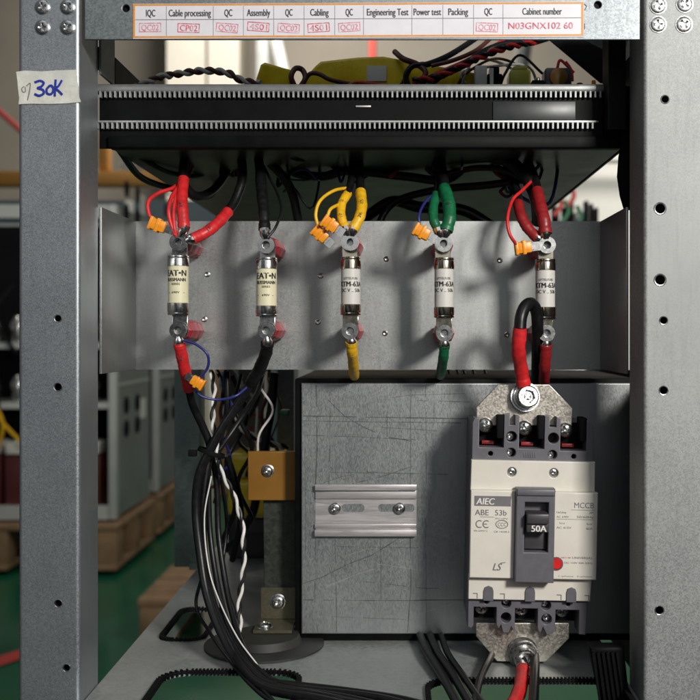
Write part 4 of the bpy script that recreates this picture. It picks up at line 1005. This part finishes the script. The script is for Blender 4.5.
# ------------------------------------------------------------------ factory behind
EYE = .90
ZG = -EYE
m = MB(); m.bm.faces.new([m.bm.verts.new(v) for v in ((-8, .9, ZG), (8, .9, ZG), (8, 14, ZG), (-8, 14, ZG))])
gf = m.build('factory_floor', M['fgreen'], smooth=False); tag(gf, kind='structure')
m = MB(); m.box(-8, 8, 9, 9.2, ZG, 6); wl = m.build('factory_wall', M['wall'], smooth=False); tag(wl, kind='structure')
def bgbox(name, px0, px1, py0, py1, d, th, mat, label=None, cat=None, group=None, parent=None, bev=.005):
    m = MB(); m.box(X(px0, d), X(px1, d), d, d + th, Z(py1, d), Z(py0, d), bev=bev); o = m.build(name, mat, parent)
    if label: tag(o, label, cat, group)
    return o
t = thing('wall_column', (X(240, 8.2), 8.2, ZG), 'pale cream wall column with a dark seam seen behind the upper left opening', 'column')
m = MB(); m.box(X(219, 8.2), X(246.5, 8.2), 8.2, 8.6, ZG, 5); m.build('face', M['colm'], t)
m = MB(); m.box(X(248.5, 8.2), X(271, 8.2), 8.2, 8.6, ZG, 5); m.build('face', M['colm'], t)
m = MB(); m.box(X(246, 8.2), X(249, 8.2), 8.3, 8.5, ZG, 5); m.build('seam', M['rackg'], t)
bgbox('wall_pillar', 283, 291, 60, 300, 8, .3, M['rackw'], 'slim grey pillar right of the cream column', 'pillar')
m = MB(); m.tube([P(288, 90, 7.5), P(305, 165, 7.5)], .05, n=8); tag(m.build('roof_brace', M['rackw']), 'pale slanting roof brace above the short yellow bundle', 'brace')
m = MB(); m.tube([P(366, 90, 7.5), P(366, 165, 7.5)], .03, n=8); tag(m.build('standpipe', M['ftape']), 'thin red standpipe above the long yellow bundle', 'pipe')
m = MB(); m.tube([P(480, 90, 6), P(470, 165, 6)], .05, n=8); tag(m.build('hoist_cable', M['rackg']), 'dark slanting hoist cable behind the relay', 'hoist cable')
t = thing('crane', (X(190, 6), 6, ZG), 'orange overhead crane beam on a post far behind the left post', 'crane')
bgbox('beam', 40, 224, 222, 232, 6, .15, M['crane'], parent=t); bgbox('post', 170, 177, 190, 221, 6.05, .1, M['crane'], parent=t); bgbox('post', 70, 76, 232.2, 460, 6.05, .1, M['crane'], parent=t)
bgbox('partition_panel', 60, 262, 243, 300, 5.3, .1, M['teal'], 'dark teal partition panel behind the crossbar left end', 'partition')
bgbox('pale_upright', 189, 194, 243, 262, 5.0, .05, M['pale'], 'small white upright tag before the teal panel', 'tag')  # thin pale upright box, no lamp in it
m = MB(); m.tube([P(86, 168, 6.2), P(100, 180, 6.2), P(118, 196, 6.2)], .018, n=8); tag(m.build('red_pipe', M['ftape']), 'red slanting pipe left of the left post', 'pipe')

def rack(d0, px_front, depth, pxl, label, yT, mods):
    """open factory rack standing on a pallet; its right side panel recedes"""
    xr = X(px_front, d0); xl = X(pxl, d0); zt_ = Z(yT, 3.3); zb_ = ZG + .2
    t = thing('machine_rack', ((xl + xr) / 2, d0, zb_), label, 'machine rack', 'machine racks in a row')
    m = MB(); m.box(xr - .03, xr, d0, d0 + .04, zb_, zt_, bev=.004); m.box(xl, xl + .03, d0, d0 + .04, zb_, zt_, bev=.004); m.box(xl + .031, xr - .031, d0, d0 + .03, zb_, zb_ + .05); m.box(xl + .031, xr - .031, d0, d0 + .03, zt_ - .05, zt_)
    m.build('front_frame', M['rackw'], t)
    m = MB(); m.box(xr - .012, xr - .001, d0 + .041, d0 + depth, zb_ + .01, zt_ - .002); sp = m.build('side_panel', M['rackg'], t)
    m = MB(); m.box(xl + .01, xr - .02, d0 + .3, d0 + .32, zb_ + .05, zt_ - .05); m.build('back_panel', M['matte'], t)
    for i in range(3):
        zc = zb_ + .33 + i * .42
        for a in (.14, .31):
            for b_ in (0, .09):
                m = MB(); m.lathe([(.034, .001), (.034, .004), (0, .004)], (xr, d0 + a, zc + b_), (1, 0, 0), 16); m.build('fan_opening', M['matte'], t)
        m = MB(); m.box(xr + .0005, xr + .003, d0 + .36, d0 + .44, zc + .02, zc + .1); m.build('rating_plate', M['pale'], t)
        m = MB(); m.box(xr, xr + .004, d0 + .05, d0 + depth - .02, zc + .17, zc + .18); m.build('side_seam', M['rackw'], t)
    for i, py in enumerate(mods):
        m = MB(); m.box(xl + .03, xr - .032, d0 + .01, d0 + .28, Z(py + 4, d0), Z(py, d0)); m.build('shelf', M['rackw'], t)
        for q in range(7):
            x = xl + .08 + q * (xr - xl - .14) / 6.5; zz = Z(py, d0)
            if i % 2 == 0:
                m = MB(); m.lathe([(.022, 0), (.024, .01), (.024, .05), (.03, .055), (.03, .07), (.014, .1), (0, .1)], (x, d0 + .06, zz + .002), (0, 0, 1), 12); m.build('capacitor', M['silver'], t)
            else:
                m = MB(); m.box(x - .04, x + .035, d0 + .03, d0 + .2, zz + .002, zz + .21, bev=.004); m.build('module', M['maroon'], t)
                m = MB(); m.box(x - .035, x + .03, d0 + .02, d0 + .15, zz + .215, zz + .26, bev=.004); m.build('module_cap', M['pale'], t)
    for i in range(10):
        rr_ = random.Random(i + int(px_front)); x = rr_.uniform(xl + .08, xr - .08); z_ = rr_.uniform(zb_ + .3, zt_ - .1)
        m = MB(); m.tube([(x, d0 + .005, z_), (x + rr_.uniform(-.1, .1), d0 - .01, z_ - .12), (x + rr_.uniform(-.12, .12), d0 + .005, z_ - .26)], .007, n=6)
        m.build('wire', M[rr_.choice(['cable', 'red', 'yellow', 'cable', 'white', 'blue'])], t)
    return t
def pallet(x0, x1, y0, y1, z1, label, h=.17):
    t = thing('wooden_pallet', ((x0 + x1) / 2, (y0 + y1) / 2, z1 - h), label, 'pallet', 'wooden pallets on the green floor')
    m = MB(); n = 5
    for i in range(n):
        a = y0 + (y1 - y0) * i / n; m.box(x0, x1, a, a + (y1 - y0) / n * .86, z1 - .022, z1, bev=.003)
    m.build('deck', M['wood'], t)
    for yy_ in (y0, (y0 + y1) / 2 - .045, y1 - .09):
        for xx in (x0 + .005, (x0 + x1) / 2 - .05, x1 - .105):
            m = MB(); m.box(xx, xx + .1, yy_ + .003, yy_ + .09, z1 - h + .022, z1 - .0225, bev=.003); m.build('block', M['wood'], t)
    for xx in (x0 + .005, (x0 + x1) / 2 - .05, x1 - .105):
        m = MB(); m.box(xx, xx + .1, y0, y1, z1 - h, z1 - h + .0215, bev=.003); m.build('runner', M['wood'], t)
    return t
xr_ = X(183, 3.3)
rack(3.3, 183, .52, 40, 'nearest open machine rack with chrome parts, seen either side of the left post', 246, [345, 466, 388])
rack(3.98, 213, .5, 80, 'second machine rack farther back, partly hidden by the first', 246, [352, 455])
pallet(xr_ - .9, xr_ + .02, 3.25, 3.86, ZG + .19, 'wooden pallet under the nearest machine rack')
pallet(X(213, 3.98) - .8, X(213, 3.98) + .02, 3.95, 4.5, ZG + .19, 'wooden pallet under the second machine rack', .17)
pallet(-.757, -.2, 2.42, 2.87, -.77, 'light wooden pallet end poking out behind the floor plate edge', .13)
m = MB(); a = Vector((X(96, 2.05), 2.0, 0)); 
m.bm.faces.new([m.bm.verts.new(v) for v in ((-.95, 2.05, ZG + .004), (-.87, 2.05, ZG + .004), (-.66, 2.42, ZG + .004), (-.74, 2.42, ZG + .004))])
for v in m.bm.verts: v.co.x -= .30
tag(m.build('floor_tape', M['ftape']), 'red tape stripe on the green floor left of the left post', 'floor tape')
m = MB(); m.bm.faces.new([m.bm.verts.new(v) for v in ((-.78, 2.2, ZG + .004), (-.74, 2.2, ZG + .004), (-.74, 3.4, ZG + .004), (-.78, 3.4, ZG + .004))])
for v in m.bm.verts: v.co.x += .06
tag(m.build('floor_line', M['ytapef']), 'yellow line on the green floor seen through the smaller floor opening', 'floor line')
rc = random.Random(11)
for i in range(26):
    d_ = rc.uniform(4.6, 7.5); a = rc.uniform(60, 320); w_ = rc.uniform(5, 16); y0_ = rc.uniform(255, 430)
    t = thing('workshop_crate', (X(a, d_), d_, ZG), 'blurred workshop crate or cupboard in the dim hall', 'crate', 'blurred crates and cupboards in the hall')
    mt = rc.choice(['rackg', 'teal', 'dgrey', 'rackw', 'maroon', 'matte', 'wood', 'colm', 'rackg'])
    m = MB(); m.box(X(a, d_), X(a + w_, d_), d_, d_ + .3, ZG + .001, Z(y0_, d_), bev=.01); m.build('body', M[mt], t)
    m = MB(); m.box(X(a + w_ * .2, d_), X(a + w_ * .7, d_), d_ - .01, d_ - .001, Z(y0_ + 14, d_), Z(y0_ + 5, d_)); m.build('label_plate', M[rc.choice(['pale', 'matte', 'crane'])], t)
# pale machine at the right
t = thing('wiring_cabinet', (.7, 2.2, ZG), 'white cabinet back wall with small coloured wires far behind the right side', 'cabinet')
bgbox('back_wall', 468, 640, 188, 400, 2.2, .1, M['pale'], parent=t)
for i in range(16):
    a = 474 + i * 3.4 + random.uniform(-1, 1); h_ = random.uniform(4, 13)
    bgbox('component', a, a + random.uniform(1.6, 3), 256 - h_, 259, 2.1, .03, random.choice([M['matte'], M['dgrey2'], M['matte'], M['dgrey2'], M['rackg']]), parent=t, bev=.002)
for i, (a, b_) in enumerate(((498, 238), (503, 243), (507, 232), (512, 247), (500, 228))):
    m = MB(); m.tube([P(a, b_, 2.08), P(a + 3, b_ + 8, 2.08), P(a - 2, b_ + 16, 2.08)], .006, n=6); m.build('wire', [M['ftape'], M['green'], M['ftape'], M['green'], M['ftape']][i], t)
bgbox('shelf', 515, 560, 214, 215.5, 2.12, .03, M['rackg'], parent=t, bev=.001)

# ------------------------------------------------------------------ light, world, camera
w = bpy.data.worlds.new('World'); sc.world = w; w.use_nodes = True
nt = w.node_tree; bg = nt.nodes['Background']
tc = N(nt, 'ShaderNodeTexCoord'); sp = N(nt, 'ShaderNodeSeparateXYZ'); nt.links.new(tc.outputs['Generated'], sp.inputs[0])
nz = N(nt, 'ShaderNodeTexNoise'); nz.inputs['Scale'].default_value = 2.2; nt.links.new(tc.outputs['Generated'], nz.inputs['Vector'])
ad = N(nt, 'ShaderNodeMath', operation='MULTIPLY_ADD'); nt.links.new(sp.outputs[2], ad.inputs[0]); ad.inputs[1].default_value = .35; nt.links.new(nz.outputs[0], ad.inputs[2])
ad2 = N(nt, 'ShaderNodeMath', operation='MULTIPLY_ADD'); nt.links.new(sp.outputs[1], ad2.inputs[0]); ad2.inputs[1].default_value = -.16; nt.links.new(ad.outputs[0], ad2.inputs[2]); ad = ad2
colr = ramp(nt, ad.outputs[0], [(.3, (.03, .035, .035)), (.5, (.14, .155, .165)), (.62, (.42, .45, .48)), (.85, (.75, .78, .8))])
nt.links.new(colr, bg.inputs[0]); bg.inputs[1].default_value = .175

def area(name, loc, target, size, power, col=(1, 1, 1), sy=None):
    l = bpy.data.lights.new(name, 'AREA'); l.energy = power; l.size = size; l.color = col
    if sy: l.shape = 'RECTANGLE'; l.size_y = sy
    o = bpy.data.objects.new(name, l); COL.objects.link(o); o.location = loc
    o.rotation_euler = (Vector(target) - Vector(loc)).to_track_quat('-Z', 'Y').to_euler()
    return o
area('workshop_lamp', (.56, -.95, .44), (.03, .08, .02), .18, 15.5, (1, .965, .91))
area('front_fill', (.25, -2.6, .9), (0, .08, -.02), 1.4, 5.5, (.95, .98, 1))  # added soft frontal fill to lighten shadows, no real window behind it
area('cool_left_fill', (-.5, -1.1, 1.6), (-.1, .1, .0), .8, 2.4, (.80, .90, 1))  # added weak cool fill from the upper left, no actual ceiling fitting
area('hall_fill', (-1.3, 2.3, 2.2), (-1.0, 4.2, -.4), 1.2, 17, (1, .97, .9))  # unseen light added to brighten the racks and near hall
area('far_wall_fill', (-.5, 6.2, 3.2), (-.8, 9, .6), 1.5, 135, (1, .96, .90))  # added to lift the far wall seen through the upper openings
area('pale_wall_fill', (.9, 1.2, 1.2), (.7, 2.3, .2), .5, 18, (1, .97, .92))  # added so the pale cabinet wall looks strongly lit

cam = bpy.data.cameras.new('camera'); co = bpy.data.objects.new('camera', cam); COL.objects.link(co)
FRAME = 500.0            # photo pixels across the picture
co.location = (0, -D, 0); co.rotation_euler = (PI / 2, 0, 0)
cam.sensor_width = 36; cam.lens = 36 * D / (FRAME * K0)
cam.shift_x = (350 - CX) / FRAME; cam.shift_y = (CY - 350) / FRAME
cam.clip_start = .02; cam.clip_end = 60
cam.dof.use_dof = True; cam.dof.focus_distance = D + .045; cam.dof.aperture_fstop = 14
sc.camera = co
sc.view_settings.view_transform = 'Standard'; sc.view_settings.look = 'None'; sc.view_settings.exposure = 0
sc.render.engine = 'CYCLES'
